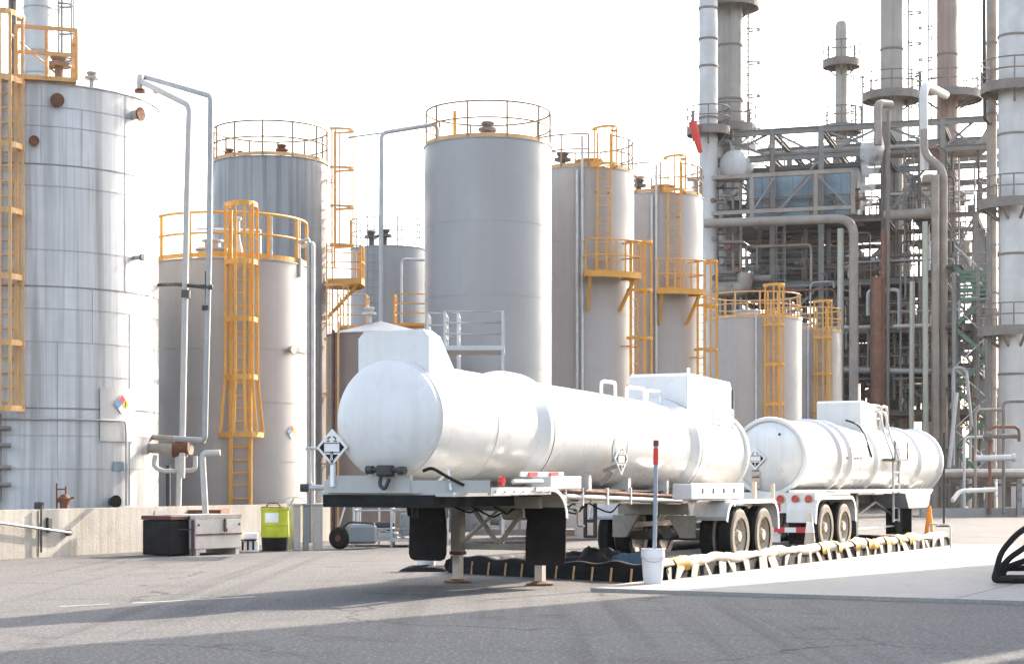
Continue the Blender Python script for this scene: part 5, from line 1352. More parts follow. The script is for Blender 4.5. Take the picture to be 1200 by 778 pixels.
for y, u0, u1, v0, v1 in ((258, cols[0], cols[3], .3, 11), (332, cols[0], cols[4], .3, 11), (388, cols[0], cols[5], .3, 11), (434, cols[2], cols[5], .3, 11), (484, cols[2], cols[5], 3, 11), (258, cols[3]+1.2, cols[4], 1, 8)):
    mb = MB(); q = fw((u0+u1)/2, (v0+v1)/2, Z[y]+.24); mb.box(q, (u1-u0, v1-v0, .07), -UA); mb.build('deck', M['steel_dark'], ps)
def frail(u0, u1, v, z, m='steel_brown', step=1.6, h=1.05):
    mb = MB(); mb.tube([fw(u0, v, z+h), fw(u1, v, z+h)], .03, 6); r_ = mb.build('hand_rail', M[m], ps)
    mb = MB(); mb.tube([fw(u0, v, z+h*.52), fw(u1, v, z+h*.52)], .025, 6); sub(mb, 'mid_rail', M[m], r_)
    n = max(2, int((u1-u0)/step))
    for i in range(n+1):
        u = u0+(u1-u0)*i/n; mb = MB(); mb.bar(fw(u, v, z), fw(u, v, z+h), .05); sub(mb, 'rail_post', M[m], r_)
for y, a, b in ((258, 0, 3), (332, 0, 4), (388, 1, 5), (434, 2, 5), (181, 0, 3), (484, 3, 5), (258, 3, 4)):
    frail(cols[a], cols[b], .15, Z[y]+.28)
    frail(cols[a], cols[b], 10.8, Z[y]+.28)
# front lattice gallery (pale frame before the blue panels)
gz0, gz1 = zlev(256), zlev(206)
for y_ in (gz0+.35, gz1):
    mb = MB(); mb.bar(fw(cols[0]-1.2, -1.3, y_), fw(cols[3]-1.5, -1.3, y_), .20); mb.build('gallery_beam', M['pipe_tan'], ps)
for px in (822, 886, 960, 1003):
    u = ucoord(px); mb = MB(); mb.bar(fw(u, -1.3, 0 if px == 822 else gz0), fw(u, -1.3, gz1), .22); mb.build('gallery_post', M['pipe_tan'], ps)
for pa, pb in ((960, 915), (915, 886), (960, 1000)):
    mb = MB(); mb.bar(fw(ucoord(pa), -1.3, gz1), fw(ucoord(pb), -1.3, gz0+.3), .10); mb.build('gallery_brace', M['steel_grey'], ps)

# stair tower at the right end, with green flights
st = thing('stair_tower', 'dark greenish stair tower at the right end of the process frame', 'stair tower', fr(1147, 560, -1))
u0 = ucoord(1122); u1 = ucoord(1160)
for u in (u0, u1):
    for v in (-2.4, -.6):
        mb = MB(); mb.bar(fw(u, v, 0), fw(u, v, zlev(330)), .18); mb.build('steel_post', M['steel_grey'], st)
zz = .0; k = 0
while zz < zlev(345):
    a, b = (u0, u1) if k % 2 == 0 else (u1, u0)
    mb = MB()
    for v in (-2.3, -1.5): mb.bar(fw(a, v, zz), fw(b, v, zz+1.5), .06, .2)
    for i in range(7): mb.box(fw(a+(b-a)*(i+.5)/7, -1.9, zz+1.5*(i+.5)/7), (.26, .8, .04), -UA)
    mb.build('stair_flight', M['green_steel'], st)
    mb = MB(); mb.tube([fw(a, -2.35, zz+1.0), fw(b, -2.35, zz+2.5)], .03, 6); mb.build('stair_rail', M['galv'], st)
    mb = MB(); mb.box(fw(b, -1.5, zz+1.5), (.8, 1.8, .06), -UA); mb.build('landing', M['steel_dark'], st)
    zz += 1.5; k += 1
for k in range(7):
    z = 10.3+k*.22
    mb = MB(); mb.bar(fw(u0+.3, -2.6, z), fw(u0+2.0, -2.6, z), .05, .14); mb.build('louvre_slat', M['green_steel'], st)
mb = MB(); mb.box(fw(u1+1.0, -1.5, zlev(376)), (3.4, 1.6, .10), -UA); pl_ = mb.build('side_platform', M['steel_dark'], st)
for k in range(4):
    mb = MB(); mb.bar(fw(u1-.4+k, -2.3, zlev(376)), fw(u1-.4+k, -2.3, zlev(376)+1.5), .05); sub(mb, 'rail_post', M['steel_grey'], pl_)
mb = MB(); mb.bar(fw(u1+2.4, -1.5, zlev(376)), fw(u1, -1.5, zlev(412)), .08); sub(mb, 'knee_brace', M['steel_grey'], pl_)

# blue-grey panel house
t = thing('panel_house', 'blue-grey panelled equipment house high inside the process frame', 'equipment house', fw(ucoord(945), 2.5, Z[258]))
ua, ub = ucoord(872), ucoord(1003)
mb = MB(); mb.box(fw((ua+ub)/2, 2.3, (zlev(194)+Z[258])/2+.2), (ub-ua+.02, 3.4, zlev(194)-Z[258]), -UA); mb.build('wall', M['grey_panel'], t)
for i in range(7):
    a = ua+(ub-ua)*i/7+.015; b = ua+(ub-ua)*(i+1)/7-.015
    for z0, z1, m in ((zlev(226), zlev(197), 'blue_panel'), (zlev(250), zlev(229), ('blue_panel', 'grey_panel', 'blue_panel')[i % 3])):
        mb = MB(); mb.box(fw((a+b)/2, .58, (z0+z1)/2), (b-a, .06, z1-z0), -UA); mb.build('wall_panel', M[m], t)
mb = MB(); mb.box(fw((ua+ub)/2, 4.4, (Z[258]+Z[332])/2-.3), (ub-ua-.6, 3.0, Z[258]-Z[332]-1.4), -UA); mb.build('lower_wall', M['grey_panel'], t)
mb = MB(); mb.box(fw((ua+ub)/2, 2.3, zlev(192)), (ub-ua+.4, 3.7, .18), -UA); mb.build('roof', M['steel_dark'], t)

# ------------------------------------------------------------------ columns and stacks
def column(label, px, Y, rp, m, ztop, plats=(), lad=None, seams=(), name='process_column', zb=0.0):
    p = P(px, 0, Y); r = rp/F*Y; c = (p.x, p.y)
    t = thing(name, label, 'process column', (p.x, p.y, zb))
    mb = MB(); mb.lathe([(zb, 0), (zb, r), (ztop, r), (ztop+.2, r*.8), (ztop+.25, 0)], (p.x, p.y, 0), (0, 0, 1), 32); mb.build('shell', m, t)
    for z in seams:
        mb = MB(); mb.strip(c, r, 0, 2*PI, z, z+.10, .04, 32); mb.build('seam_band', M['steel_brown'], t)
    for y, k, a0, a1 in plats:
        z = zpx(y, Y); R = r+k
        A0, A1 = wang(c, R_(a0)), wang(c, R_(a1))
        while A1 <= A0: A1 += 2*PI
        n = 24
        mb = MB(); vs = []; fs = []
        for i in range(n+1):
            a = A0+(A1-A0)*i/n
            for rr in (r, R): vs.append((c[0]+rr*math.cos(a), c[1]+rr*math.sin(a), z))
        fs = [(2*i, 2*i+1, 2*i+3, 2*i+2) for i in range(n)]
        mb.add(vs, fs); mb.strip(c, R, A0, A1, z-.34, z+.10, .03, 24)
        for i in range(0, n+1, 6):
            a = A0+(A1-A0)*i/n; mb.bar((c[0]+R*math.cos(a), c[1]+R*math.sin(a), z-.1), (c[0]+r*math.cos(a), c[1]+r*math.sin(a), z-.8), .09)
        pf = mb.build('platform', M['steel_brown'], t)
        for h_ in (1.1, .6):
            mb = MB(); mb.arc(c, R, A0, A1, z+h_, .035, 24); sub(mb, 'platform_rail', M['steel_brown'], pf)
        for i in range(9):
            a = A0+(A1-A0)*i/8; q = Vector((c[0]+R*math.cos(a), c[1]+R*math.sin(a), z)); mb = MB(); mb.bar(q, q+Vector((0, 0, 1.1)), .055); sub(mb, 'rail_post', M['steel_brown'], pf)
    if lad:
        a, z0, z1 = lad
        ladder(t, c, r, R_(a), z0, z1, M['steel_grey'], cage=(z0+2, z1), hoop=1.7, cr=.36, off=.3, thick=1.0, w=.42)
    return t
zc = lambda y, Y: zpx(y, Y)
column('slim pale silver column at the left end of the plant beside the red windsock', 830, 93, 11, M['silver'], 30, plats=((152, .6, -170, 170),), seams=[zc(y, 93) for y in (12, 48, 80, 140)])
column('wider tan column standing directly right of the slim silver one', 855, 95, 15, M['column_tan'], 30, plats=((4, .85, -170, 170), (150, .70, -170, 170)), lad=(80, 18, 27), seams=[zc(y, 95) for y in (56, 119)])
column('thin brown vent stack with two round platforms behind the plant roof beams', 986, 105, 7, M['column_tan'], zc(30, 105), plats=((73, .7, -175, 175), (150, .8, -175, 175)), lad=(75, 16, 25), name='vent_stack')
column('dark tan column left of the big elbow pipe at the plant centre', 1045, 97, 13, M['column_tan'], 32, plats=((112, .92, -175, 175),), lad=(85, 18, 30), seams=[zc(y, 97) for y in (60, 180)])
column('rust streaked column right of the big elbow pipe', 1110, 99, 12, mat('column_rusty', (.30, .245, .21), .6, metal=.1, streak=.7, dirt=(.22, .08, .05), scale=.6), 32, plats=((112, 1.3, -60, 175),), lad=(-86, 21, 30), seams=[zc(66, 99)])
column('thin brown column between the rusty column and the silver right column', 1162, 84, 6, M['pipe_tan'], 30, seams=[zc(y, 84) for y in (52, 100, 135)])
column('big silver column cut by the right edge of the photo', 1189, 82, 19, M['silver'], 28, plats=((102, .75, -175, 175), (238, .85, -150, 20), (386, .85, -150, 20)), lad=(-92, 3, 13), seams=[zc(y, 82) for y in (45, 160, 300, 440)])
column('thin pale column behind the right half of the process frame', 1088, 104, 8, M['pipe_tan'], 19)
column('stout dark column hidden inside the process frame', 1050, 99, 17, M['column_tan'], 18.4, seams=[10, 14])

# windsock
q = P(812, 150, 92)
t = thing('windsock', 'red windsock hanging from the left column platform', 'windsock', (q.x, q.y, q.z-2))
mb = MB(); mb.tube([q+Vector((0, 0, -3.5)), q+Vector((0, 0, .9))], .04, 6); mb.build('mast', M['steel_grey'], t)
mb = MB(); mb.lathe([(0, .23), (.6, .21), (1.3, .16), (1.62, .12), (1.62, .10), (.6, .19), (0, .21)], P(811.5, 143, 91.7), P(820, 176, 91.7)-P(811.5, 143, 91.7), 14); mb.build('sock', M['red'], t)

# white horizontal vessel high on the left
t = thing('vessel', 'white round-ended vessel high on the left end of the process frame', 'vessel', P(868, 215, 93))
mb = MB(); mb.lathe(ellip_head(.80, .35)+[(2.2, .80)]+[(2.2+.35*math.sin(PI/2*i/6), .80*math.cos(PI/2*i/6)) for i in range(7)], P(860, 194, 93.4), Vector((.45, .75, .12)), 32); mb.build('shell', M['insul'], t)
mb = MB(); mb.cyl(P(874, 170, 96), P(874, 200, 96), .60, 24); mb.build('upper_drum', M['insul'], t)
mb = MB(); mb.cyl(P(861, 205, 94), P(861, 236, 94), .42, 20); mb.build('drain_boot', M['pipe_white'], t)

# ------------------------------------------------------------------ prominent pipes
def bp(label, pts, r, m, rad=.6, name='process_pipe', group=None):
    pts = [fr(*q) if len(q) == 3 else fr(q[0], q[1], 0) for q in pts]
    mb = MB(); mb.tube(fillet(pts, rad, 7), r, 12)
    b = min(pts, key=lambda p: p.z)
    return tag(mb.build(name, M[m], None, b), label, 'pipe', group)
bp('fat brown pipe running level across the plant front and turning down at its right', [(826, 262, -2.2), (1000.5, 256, -2.2), (1000.5, 545, -2.2)], .235, 'pipe_tan', .9)
bp('slim pale green pipe just left of the fat pipe drop', [(985, 268, -1.9), (985, 545, -1.9)], .16, 'pipe_green')
bp('thick silver elbow pipe arching from the plant roof into the rusty column', [(1083, 200, -1.4), (1082, 98, -1.4), (1108, 112, 2.5)], .21, 'insul', .9)
bp('tan S-bend pipe dropping from the roof beams down the plant front', [(1083, 152, -1.7), (1083, 182, -1.7), (1106, 198, -1.7), (1106, 540, -1.7)], .19, 'pipe_tan', 1.3)
bp('wide level pipe under the roof beams with a bend at its right end', [(1040, 178, 1.2), (1150, 177, 1.2), (1165, 150, 1.2)], .34, 'pipe_tan', .8)
bp('rusty red pipe standing tallest of the rust-red pair', [(1027, 325, -1.5), (1027, 540, -1.5)], .30, 'pipe_rust')
bp('thinner rusty red pipe right of the thick rust-red one', [(1035, 270, -1.3), (1034, 540, -1.3)], .12, 'pipe_rust')
bp('slim dark pipe farthest right of the rust-red pair', [(1041, 130, -1.2), (1040, 540, -1.2)], .10, 'steel_brown')
bp('pale green pipe in the right half of the plant, left of its twin', [(1069, 330, -2.0), (1068, 540, -2.0)], .13, 'pipe_green')
bp('longer pale green pipe in the right half of the plant, right of its twin', [(1084, 260, -2.4), (1085, 540, -2.4)], .14, 'pipe_green')
bp('mauve grey pipe right of the two pale green ones', [(1096, 205, -2.2), (1096, 540, -2.2)], .20, 'pipe_tan')
bp('short brown duct with an end cap behind the second tall tank', [(826, 340, -1.0), (873, 338, -1.0), (873, 320, -1.0)], .40, 'pipe_tan', .9)
bp('dark level pipe pair, upper, left end of the plant', [(822, 328, -.7), (905, 326, -.7)], .18, 'steel_brown')
bp('grey inverted U pipe beside the dark tan column', [(1029, 170, -1.5), (1028, 121, -1.5), (1044, 123, -.5)], .20, 'pipe_tan', .4)
bp('thin black riser pipe between the plant and the right column', [(1153, 0, -6.5), (1154, 140, -6.5), (1160, 145, -6)], .09, 'dark', .2)
bp('light pipe hanging in front of the lower right decks', [(1139, 500, -3), (1132, 432, -3), (1117, 430, -3), (1117, 545, -3)], .08, 'pipe_grey', .4)
bp('galvanised pipe leaning before the stair tower foot', [(1121, 460, -3.2), (1112, 548, -3.2)], .10, 'galv')
bp('grey pipe running along the low deck front', [(905, 432, -.9), (1140, 436, -.9)], .14, 'pipe_grey')
bp('pale pipe running along the third deck front', [(905, 386, -.8), (1100, 381, -.8)], .10, 'pipe_white')
bp('brown pipe crossing the plant front at mid height', [(1036, 253, -1), (1104, 249, -1)], .26, 'pipe_tan')

# ------------------------------------------------------------------ equipment on the decks
eq = random.Random(5)
def drum_h(label, u, v, z, r, L, m):
    t = thing('drum', label, 'drum', fw(u, v, z))
    mb = MB(); p = fw(u-L/2, v, z+r+.35); mb.lathe(ellip_head(r, r*.4, 5)+[(L, r)]+[(L+r*.4*math.sin(PI/2*i/5), r*math.cos(PI/2*i/5)) for i in range(6)], p, UU, 24); mb.build('shell', M[m], t)
    for k in (.2, .8):
        mb = MB(); mb.box(fw(u-L/2+L*k, v, z+.25), (.2, r*1.5, .5), -UA); mb.build('saddle', M['steel_dark'], t)
    mb = MB(); mb.cyl(fw(u, v, z+r*2+.3), fw(u, v, z+r*2+.75), r*.25, 12); mb.build('nozzle', M[m], t)
def drum_v(label, u, v, z, r, H, m):
    t = thing('drum', label, 'drum', fw(u, v, z))
    mb = MB(); mb.lathe([(.5-r*.4*math.cos(PI/2*i/5), r*math.sin(PI/2*i/5)) for i in range(6)]+[(H, r)]+[(H+r*.4*math.sin(PI/2*i/5), r*math.cos(PI/2*i/5)) for i in range(6)], fw(u, v, z), (0, 0, 1), 24); mb.build('shell', M[m], t)
    for k in range(3):
        a = k*2.1; mb = MB(); mb.bar(fw(u+r*.8*math.cos(a), v+r*.8*math.sin(a), z), fw(u+r*.8*math.cos(a), v+r*.8*math.sin(a), z+1.0), .10); mb.build('leg', M['steel_dark'], t)
    mb = MB(); mb.cyl(fw(u, v, z+H+.2), fw(u, v, z+H+.8), r*.22, 12); mb.build('nozzle', M[m], t)
DZ = {k: v+.28 for k, v in Z.items()}
drum_h('grey lying drum on the second deck behind the fat brown pipe', ucoord(930), 3.2, DZ[332], .62, 3.2, 'steel_grey')
drum_h('brown lying drum on the second deck near the plant centre', ucoord(985), 3.5, DZ[332], .55, 2.6, 'pipe_tan')
drum_v('pale standing drum on the lower deck behind the two green pipes', ucoord(1078), 2.2, DZ[434], .85, 2.4, 'insul')
drum_v('grey standing drum on the third deck left of the rust-red pipes', ucoord(1000), 4.5, DZ[388], .55, 1.7, 'steel_grey')
drum_v('dark standing drum on the second deck at the right end', ucoord(1120), 4.0, DZ[332], .55, 2.0, 'steel_brown')
drum_h('tan lying drum on the ground under the lower deck', ucoord(1010), 2.0, .1, .75, 3.5, 'pipe_tan')
drum_v('tall grey standing drum on the ground under the left decks', ucoord(940), 5.5, 0, .9, 5.5, 'grey_panel')
drum_v('tall grey standing drum on the ground left of the fat pipe drop', ucoord(965), 6.5, 0, .8, 6.5, 'steel_grey')
drum_h('rust tinted lying drum on the lowest deck at the right', ucoord(1085), 4.5, DZ[484], .5, 2.6, 'pipe_rust')
drum_v('small brown standing drum high on the first deck at the right', ucoord(1060), 3.5, DZ[258], .45, 1.7, 'column_tan')
drum_h('small grey lying drum on the top deck near the roof', ucoord(1010), 6.0, DZ[181], .45, 1.8, 'steel_grey')
# low block added to darken the inside of the frame
t = thing('darkening_block', 'dark grey block added under the process frame to darken its inside', 'shed', fw(ucoord(960), 9.5, 0))
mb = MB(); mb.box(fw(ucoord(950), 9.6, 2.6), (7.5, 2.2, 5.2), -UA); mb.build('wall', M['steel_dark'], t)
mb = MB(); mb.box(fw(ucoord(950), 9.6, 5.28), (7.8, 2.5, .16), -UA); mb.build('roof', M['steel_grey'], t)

# tube manifold at the left end and an exchanger bank under the panel house
t = thing('pipe_manifold', 'brown lattice of stacked headers and risers at the left end of the plant', 'pipe manifold', fw(ucoord(842), -.9, 0))
for px in (825, 833, 841, 850, 859, 868):
    a = fr(px, 205 if px != 833 else 170, -.8); b = Vector((a.x, a.y, 0)); mb = MB(); mb.tube([b, a], .075, 8); mb.build('riser', M[('steel_brown', 'pipe_tan', 'pipe_rust')[px % 3]], t)
for k, y in enumerate(range(212, 340, 9)):
    mb = MB(); mb.tube([fr(822+(k % 3)*4, y, -1.0), fr(872-(k % 4)*7, y-.5, -1.0)], .05 if k % 4 else .10, 8); mb.build('header', M[('steel_brown', 'steel_dark', 'pipe_tan')[k % 3]], t)
    mb = MB(); p = fr(828+(k*17) % 42, y-3, -1.1); mb.sphere(p, .16, 8); mb.cyl(p, p-VV*.35, .13, 8); mb.build('valve', M[('pipe_rust', 'steel_dark', 'steel_grey')[k % 3]], t)
t = thing('heat_exchanger', 'dark bank of exchanger tubes under the blue panel house', 'heat exchanger', fw(ucoord(945), 1.6, Z[332]))
for k, y in enumerate(range(272, 328, 6)):
    mb = MB(); mb.tube([fr(888, y, 1.6), fr(1000, y-1, 1.6)], .085, 8); mb.build('tube', M[('steel_brown', 'steel_dark', 'pipe_rust', 'steel_grey')[k % 4]], t)
for px in (890, 918, 944, 971, 998):
    a, b = fr(px, 268, 1.45), fr(px, 330, 1.45); mb = MB(); mb.bar(a, b, .22, .14); mb.build('header_box', M['steel_brown'], t)
for i, (px0, px1, y, v) in enumerate(((1040, 1142, 300, 1.0), (880, 1000, 352, .8), (1040, 1140, 356, 1.2), (900, 1000, 408, 1.0), (1036, 1140, 408, .6), (1036, 1142, 228, 2.0))):
    mb = MB(); a, b = fr(px0, y, v), fr(px1, y-2, v); mb.bar(a, b, .5, .14)
    tag(mb.build('cable_tray', M[('steel_brown', 'steel_grey', 'galv')[i % 3]], None, a), ('cable tray right of the rust-red pipes, second from the top on the right', 'cable tray left of the fat pipe drop just under the second deck', 'cable tray right of the rust-red pipes just under the second deck', 'lowest cable tray on the left half of the plant', 'lowest cable tray on the right half of the plant', 'highest cable tray behind the tan S-bend pipe')[i], 'cable tray')
# the far-off tangle nobody could count
tg = random.Random(77); mb = MB()
for i in range(520):
    u = tg.uniform(cols[0], cols[-1]+.6); v = tg.uniform(3.2, 10.8); z = tg.uniform(.3, Z[181] if u > cols[3] or v > 5 else Z[258]); q = tg.random(); r = tg.choice((.025, .03, .04, .05))
    if q < .40: mb.tube([fw(u, v, z), fw(u, v, max(.1, z-tg.uniform(1, 4)))], r, 5)
    elif q < .75: mb.tube([fw(u, v, z), fw(min(cols[-1]+.6, u+tg.uniform(1, 4)), v, z)], r, 5)
    elif q < .85: mb.tube([fw(u, v, z), fw(u+tg.uniform(-1.5, 1.5), v+.5, max(.1, z-tg.uniform(1, 3)))], r, 5)
    else: mb.box(fw(u, v, z), (tg.uniform(.15, .6), tg.uniform(.15, .5), tg.uniform(.2, .7)), -UA)
tag(mb.build('pipework_tangle', M['steel_brown'], None, fw(cols[2], 6, 0)), 'dense dim tangle of fine pipework deep inside the process frame', 'pipework', None, 'stuff')
# access ladders and lamps on the frame
for i, (px, y0, y1, v) in enumerate(((915, 388, 258, -.4), (1065, 332, 181, -.3), (1124, 434, 258, -.5), (985, 484, 332, 2.6))):
    a, b = fr(px, y0, v), fr(px, y1, v); b = Vector((a.x, a.y, b.z))
    mb = MB()
    for sg in (-.22, .22): mb.bar(a+UU*sg, b+UU*sg, .05)
    n = int((b.z-a.z)/.35)
    for k in range(n): mb.bar(a+UU*-.22+Vector((0, 0, .35*(k+.5))), a+UU*.22+Vector((0, 0, .35*(k+.5))), .035)
    for k in range(0, n, 4): mb.tube([a+Vector((0, 0, .35*k+1.5))+UU*.35*math.cos(q)-VV*.6*math.sin(q) for q in [PI*j/8 for j in range(9)]], .03, 5)
    mb.build('access_ladder', M['steel_grey'], ps)
for i, (px, y) in enumerate(((905, 181), (962, 258), (1036, 332), (1104, 258), (1143, 332), (962, 388), (1104, 388))):
    a = fr(px, y-9, -.5); mb = MB(); mb.bar(a-Vector((0, 0, .9)), a, .05); mb.bar(a, a-VV*.6, .05); mb.cyl(a-VV*.6, a-VV*.6-Vector((0, 0, .22)), .10, 10, .16)
    mb.build('lamp', M['steel_grey'], ps)
# many thin pipes threaded through the frame
tp = random.Random(21)
U0, U1 = cols[0]-.3, cols[-1]+.4
mats_ = ['steel_brown', 'steel_dark', 'steel_grey', 'pipe_tan', 'pipe_grey', 'steel_brown', 'pipe_rust', 'steel_dark', 'insul']
def thin(pts, r, m, rad=.25):
    b = min(pts, key=lambda p: p.z); mb = MB(); mb.tube(fillet(pts, rad, 3), r, 7)
    tag(mb.build('thin_pipe', M[m], None, b), 'thin dull pipe threaded through the process frame', 'pipe', 'thin pipes threaded through the process frame')
zs = [0.1]+sorted(Z.values())
for i in range(285):
    kind = tp.random(); m = tp.choice(mats_); r = tp.choice((.03, .035, .04, .05, .05, .06, .07, .10))
    lv = tp.choice(zs[:-1]); u = tp.uniform(U0, U1); v = tp.choice((tp.uniform(-.9, .6), tp.uniform(.3, 10)))
    if lv > Z[258] and u > cols[3]: lv = tp.choice(zs[:5])
    if lv >= Z[258]-.5 and v < 4.2 and cols[0]+1.5 < u < cols[3]: v = tp.uniform(4.5, 10)
    if kind < .42:
        z1 = min(lv+tp.choice((2.0, 3.0, 4.5, 7.0)), Z[181]); du = tp.uniform(-1.6, 1.6)
        thin([fw(u, v, lv), fw(u, v, z1), fw(u+du, v, z1), fw(u+du, v, z1-tp.uniform(.3, 1.5))], r, m)
    elif kind < .85:
        u2 = max(U0, min(U1, u+tp.uniform(-6, 6))); z = lv+tp.uniform(.5, 2.4)
        if abs(u2-u) < .8: u2 = u+1.5
        thin([fw(u, v, lv+.1), fw(u, v, z), fw(u2, v, z), fw(u2, v+tp.uniform(-.5, .8), z-tp.uniform(.3, 1.2))], r, m)
    else:
        v2 = min(10.5, v+tp.uniform(2, 5)); z = lv+tp.uniform(.6, 2.4)
        thin([fw(u, v, lv+.1), fw(u, v, z), fw(u, v2, z), fw(u+.5, v2, z)], r, m)
# small valves and fittings clustered on the decks
def fitting(u, v, z, s, m, k):
    mb = MB(); p = fw(u, v, z)
    mb.cyl(p, p+Vector((0, 0, .35*s)), .10*s, 8); mb.sphere(p+Vector((0, 0, .5*s)), .18*s, 8); mb.cyl(p+Vector((0, 0, .6*s)), p+Vector((0, 0, .95*s)), .035*s, 6)
    mb.lathe([(0, .0), (0, .22*s), (.04*s, .22*s), (.04*s, 0)], p+Vector((0, 0, .95*s)), (0, 0, 1), 10)
    mb.bar(p+UU*-.35*s+Vector((0, 0, .5*s)), p+UU*.35*s+Vector((0, 0, .5*s)), .12*s)
    tag(mb.build('gate_valve', M[m], None, p), 'small handwheel valve among the pipes of the process frame', 'valve', 'valves on the process frame decks')
for i in range(70):
    y = tp.choice((258, 332, 332, 388, 388, 434, 434, 484))
    fitting(tp.uniform(cols[0] if y < 400 else cols[2], cols[4]), tp.uniform(.3, 3.5), DZ[y]+tp.uniform(0, .4), tp.uniform(.8, 1.7), tp.choice(('steel_dark', 'steel_brown', 'pipe_rust', 'steel_grey', 'insul')), i)

# ------------------------------------------------------------------ low pipe rack at the right
A = G(1096, 598); A.y = 74; A = P(1092, 563, 74); 
t = thing('pipe_rack', 'low pipe rack carrying a fat brown pipe at the far right', 'pipe rack', (A.x, 74, 0))
x0, x1 = P(1095, 0, 74).x, P(1260, 0, 74).x
for i in range(6):
    x = x0+(x1-x0)*i/5
    mb = MB(); mb.bar((x, 74, 0), (x, 74, zpx(562, 74)), .2); mb.build('rack_post', M['concrete'] if i % 2 else M['steel_brown'], t)
    mb = MB(); mb.bar((x, 75.6, 0), (x, 75.6, zpx(562, 74)), .2); mb.build('rack_post', M['steel_brown'], t)
    mb = MB(); mb.bar((x, 73.8, zpx(563, 74)), (x, 75.8, zpx(563, 74)), .16); mb.build('rack_beam', M['steel_brown'], t)
for dy, z, r, m, lb in ((0, zpx(558.5, 74), .17, 'pipe_tan', 'fat brown pipe lying level on the low rack at the right'), (.6, zpx(557.5, 74), .11, 'pipe_rust', 'thinner rusty pipe behind the fat brown one on the low rack'), (1.1, zpx(555, 74), .13, 'pipe_grey', 'grey pipe farthest back on the low rack at the right')):
    mb = MB(); mb.tube([(x0-.5, 74+dy, z+.08), (x1, 74+dy, z+.08)], r, 10)
    tag(mb.build('rack_pipe', M[m], None, (x0, 74+dy, z)), lb, 'pipe')
mb = MB(); mb.box((x0+3.5, 74.9, zpx(568, 74)), (8.5, .9, .12)); mb.build('cable_tray', M['steel_brown'], t)
for i, (px, y0, r, m, lb) in enumerate(((1143, 480, .06, 'pipe_tan', 'thin tan pipe rising from the low rack, left of the others'), (1160, 500, .07, 'pipe_rust', 'short rusty pipe rising from the low rack'), (1176, 470, .07, 'steel_brown', 'brown pipe rising from the low rack close to the silver column'), (1130, 512, .06, 'galv', 'short galvanised pipe rising from the low rack near the trailer'))):
    p = P(px, y0, 73.5); pipe('riser_pipe', lb, [(p.x, p.y, .1), p, p+Vector((1.2, 0, 0)), p+Vector((1.2, .0, -.6))], r, M[m], .25)
p = P(1172, 537, 73.2); mb = MB(); mb.lathe([(0, 0), (0, .13), (1.5, .13), (1.5, .18), (1.6, .18), (1.6, 0)], p-Vector((1.0, 0, 0)), (1, 0, .02), 14)
tag(mb.build('strainer', M['insul'], None, p), 'short white strainer barrel above the low rack', 'pipe fitting')
p = P(1158, 511, 73.2); mb = MB(); mb.tube([p, p+Vector((1.2, 0, 0))], .09, 8); mb.sphere(p, .22, 10)
tag(mb.build('gate_valve', M['steel_brown'], None, p), 'dark valve with long stem above the low rack', 'valve')
a = G(1080, 606); b = G(1300, 603)
t = thing('kerb_wall', 'low dark concrete kerb in front of the low pipe rack at the right', 'kerb', a)
mb = MB(); mb.prism([a, b, b+Vector((0, .4, 0)), a+Vector((0, .4, 0))], (0, 0, .35)); mb.build('kerb', M['concrete'], t)
# second rack and tanks far behind to close the gaps at ground level
def far_box(label, px0, px1, Y, y, m, d=6):
    x0, x1 = P(px0, 0, Y).x, P(px1, 0, Y).x; z = zpx(y, Y)
    t = thing('plant_building', label, 'building', ((x0+x1)/2, Y, 0))
    mb = MB(); mb.box(((x0+x1)/2, Y+d/2, z/2), (x1-x0, d, z)); mb.build('wall', m, t)
    mb = MB(); mb.box(((x0+x1)/2, Y+d/2, z+.1), (x1-x0+.5, d+.5, .2)); mb.build('roof', M['steel_grey'], t)
    n = max(2, int((x1-x0)/4))
    for i in range(n):
        x = x0+(x1-x0)*(i+.5)/n; mb = MB(); mb.box((x, Y-.03, z*.55), (1.4, .08, 1.2)); f_ = mb.build('window', M['steel_dark'], t)
far_box('long low grey building far behind the process plant', 820, 1110, 150, 515, M['grey_panel'])
far_box('low pale building far behind the central tanks', 560, 700, 160, 540, M['wall_concrete'])
far_box('low brown building far behind the right pipe rack', 1090, 1260, 170, 538, M['tank_brown'])

# trees behind the rack
def tree(label, px, Y, ytop, rw, seed):
    r2 = random.Random(seed); p = P(px, 0, Y); H = zpx(ytop, Y)
    t = thing('broadleaf_tree', label, 'tree', (p.x, p.y, 0))
    mb = MB(); mb.tube([(p.x, p.y, 0), (p.x+.1, p.y, H*.3), (p.x-.1, p.y, H*.6)], [.28, .2, .1], 8)
    for k in range(6):
        a = k*1.1+r2.random(); mb.tube([(p.x, p.y, H*(.28+.05*k)), (p.x+rw*.6*math.cos(a), p.y+rw*.6*math.sin(a), H*(.5+.06*k))], [.1, .04], 6)
    mb.build('trunk', M['bark'], t)
    cl = [(r2.uniform(-1, 1), r2.uniform(-1, 1), r2.uniform(.35, .95), r2.uniform(.5, 1.1)) for _ in range(16)]
    mb = MB()
    for _ in range(2600):
        a, b, c_, s = r2.choice(cl); d = Vector((r2.gauss(0, 1), r2.gauss(0, 1), r2.gauss(0, 1))).normalized()*s*rw*.38*r2.random()**.4
        q = Vector((p.x+a*rw*.7*(1.25-c_), p.y+b*rw*.7*(1.25-c_), H*c_))+d
        e1 = Vector((r2.gauss(0, 1), r2.gauss(0, 1), r2.gauss(0, 1))).normalized()*.16; e2 = e1.orthogonal().normalized()*.11
        mb.add([q-e1, q+e2, q+e1, q-e2], [(0, 1, 2, 3)])
    mb.build('crown', M['leaf'], t)
tree('green tree showing behind the stair tower at the far right', 1146, 120, 445, 2.6, 3)
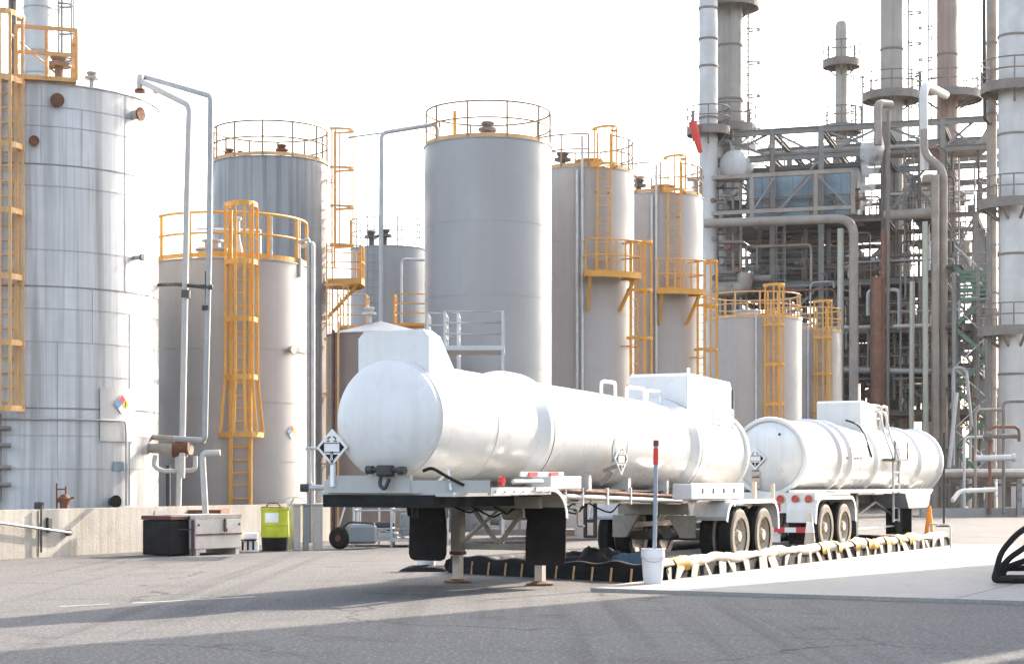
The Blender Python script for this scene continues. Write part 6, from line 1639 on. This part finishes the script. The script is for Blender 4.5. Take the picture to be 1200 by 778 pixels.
tree('smaller green tree just right of the other one, near the silver column', 1163, 126, 470, 2.0, 4)

# ------------------------------------------------------------------ unseen tank shapes added outside the frame to shade the yard
sh = Vector((math.cos(R_(SUN_AZ)), math.sin(R_(SUN_AZ)), 0))
E0 = G(200, 746)
def shade_tank(label, edge, k, R, H):
    # an added tank shape whose shadow's far edge runs along the sun's direction through the ground point "edge"
    c = edge+sh*k+Vector((sh.y, -sh.x, 0))*R
    t = thing('storage_tank', label, 'storage tank', (c.x, c.y, 0))
    mb = MB(); mb.lathe([(0, 0), (0, R), (H, R), (H+.4, 0)], (c.x, c.y, 0), (0, 0, 1), 64); mb.build('shell', M['tank_grey'], t)
    guard_rail(t, (c.x, c.y), R-.05, H, M['yellow'], posts=16)
    return t
shade_tank('large unseen grey tank shape added out to the right to shade the near yard', E0, 24.5, 3.35, 21)
shade_tank('second unseen grey tank shape added out to the right for its shadow, nearer the camera side', E0+Vector((sh.y, -sh.x, 0))*6.98, 21.5, 4.0, 21)

# ------------------------------------------------------------------ steam leaking from the unit
sm = bpy.data.materials.new('steam'); sm.use_nodes = True
N = sm.node_tree.nodes; L = sm.node_tree.links; N.clear()
o_ = N.new('ShaderNodeOutputMaterial'); pv = N.new('ShaderNodeVolumePrincipled'); pv.inputs['Color'].default_value = (.95, .95, .95, 1)
tc = N.new('ShaderNodeTexCoord'); nz = N.new('ShaderNodeTexNoise'); nz.inputs['Scale'].default_value = 1.6; nz.inputs['Detail'].default_value = 4; L.new(tc.outputs['Object'], nz.inputs['Vector'])
mr = N.new('ShaderNodeMapRange'); mr.inputs[1].default_value = .44; mr.inputs[2].default_value = .72; mr.inputs[3].default_value = 0; mr.inputs[4].default_value = 6.0
L.new(nz.outputs['Fac'], mr.inputs[0]); L.new(mr.outputs[0], pv.inputs['Density']); L.new(pv.outputs[0], o_.inputs['Volume'])
a = fr(1014, 252, -.9); b = fr(1024, 158, -.9)
mb = MB(); mb.lathe([(0, 0), (.2, .2), (1.0, .42), (1.8, .34), (2.6, .55), (3.4, .62), (4.0, .45), (4.6, 0)], a, b-a, 20)
st_ = mb.build('steam', sm, None, a); tag(st_, 'white steam plume rising in front of the process frame', 'steam', None, 'stuff')



# ------------------------------------------------------------------ thin industrial haze
hm = bpy.data.materials.new('haze_air'); hm.use_nodes = True
N = hm.node_tree.nodes; L = hm.node_tree.links; N.clear()
o_ = N.new('ShaderNodeOutputMaterial'); pv = N.new('ShaderNodeVolumePrincipled'); pv.inputs['Color'].default_value = (.93, .93, .92, 1); pv.inputs['Density'].default_value = .00012; pv.inputs['Anisotropy'].default_value = .2
L.new(pv.outputs[0], o_.inputs['Volume'])
mb = MB(); mb.box((10, 85, 17.5), (340, 230, 37)); hz = mb.build('haze', hm); hz['kind'] = 'stuff'
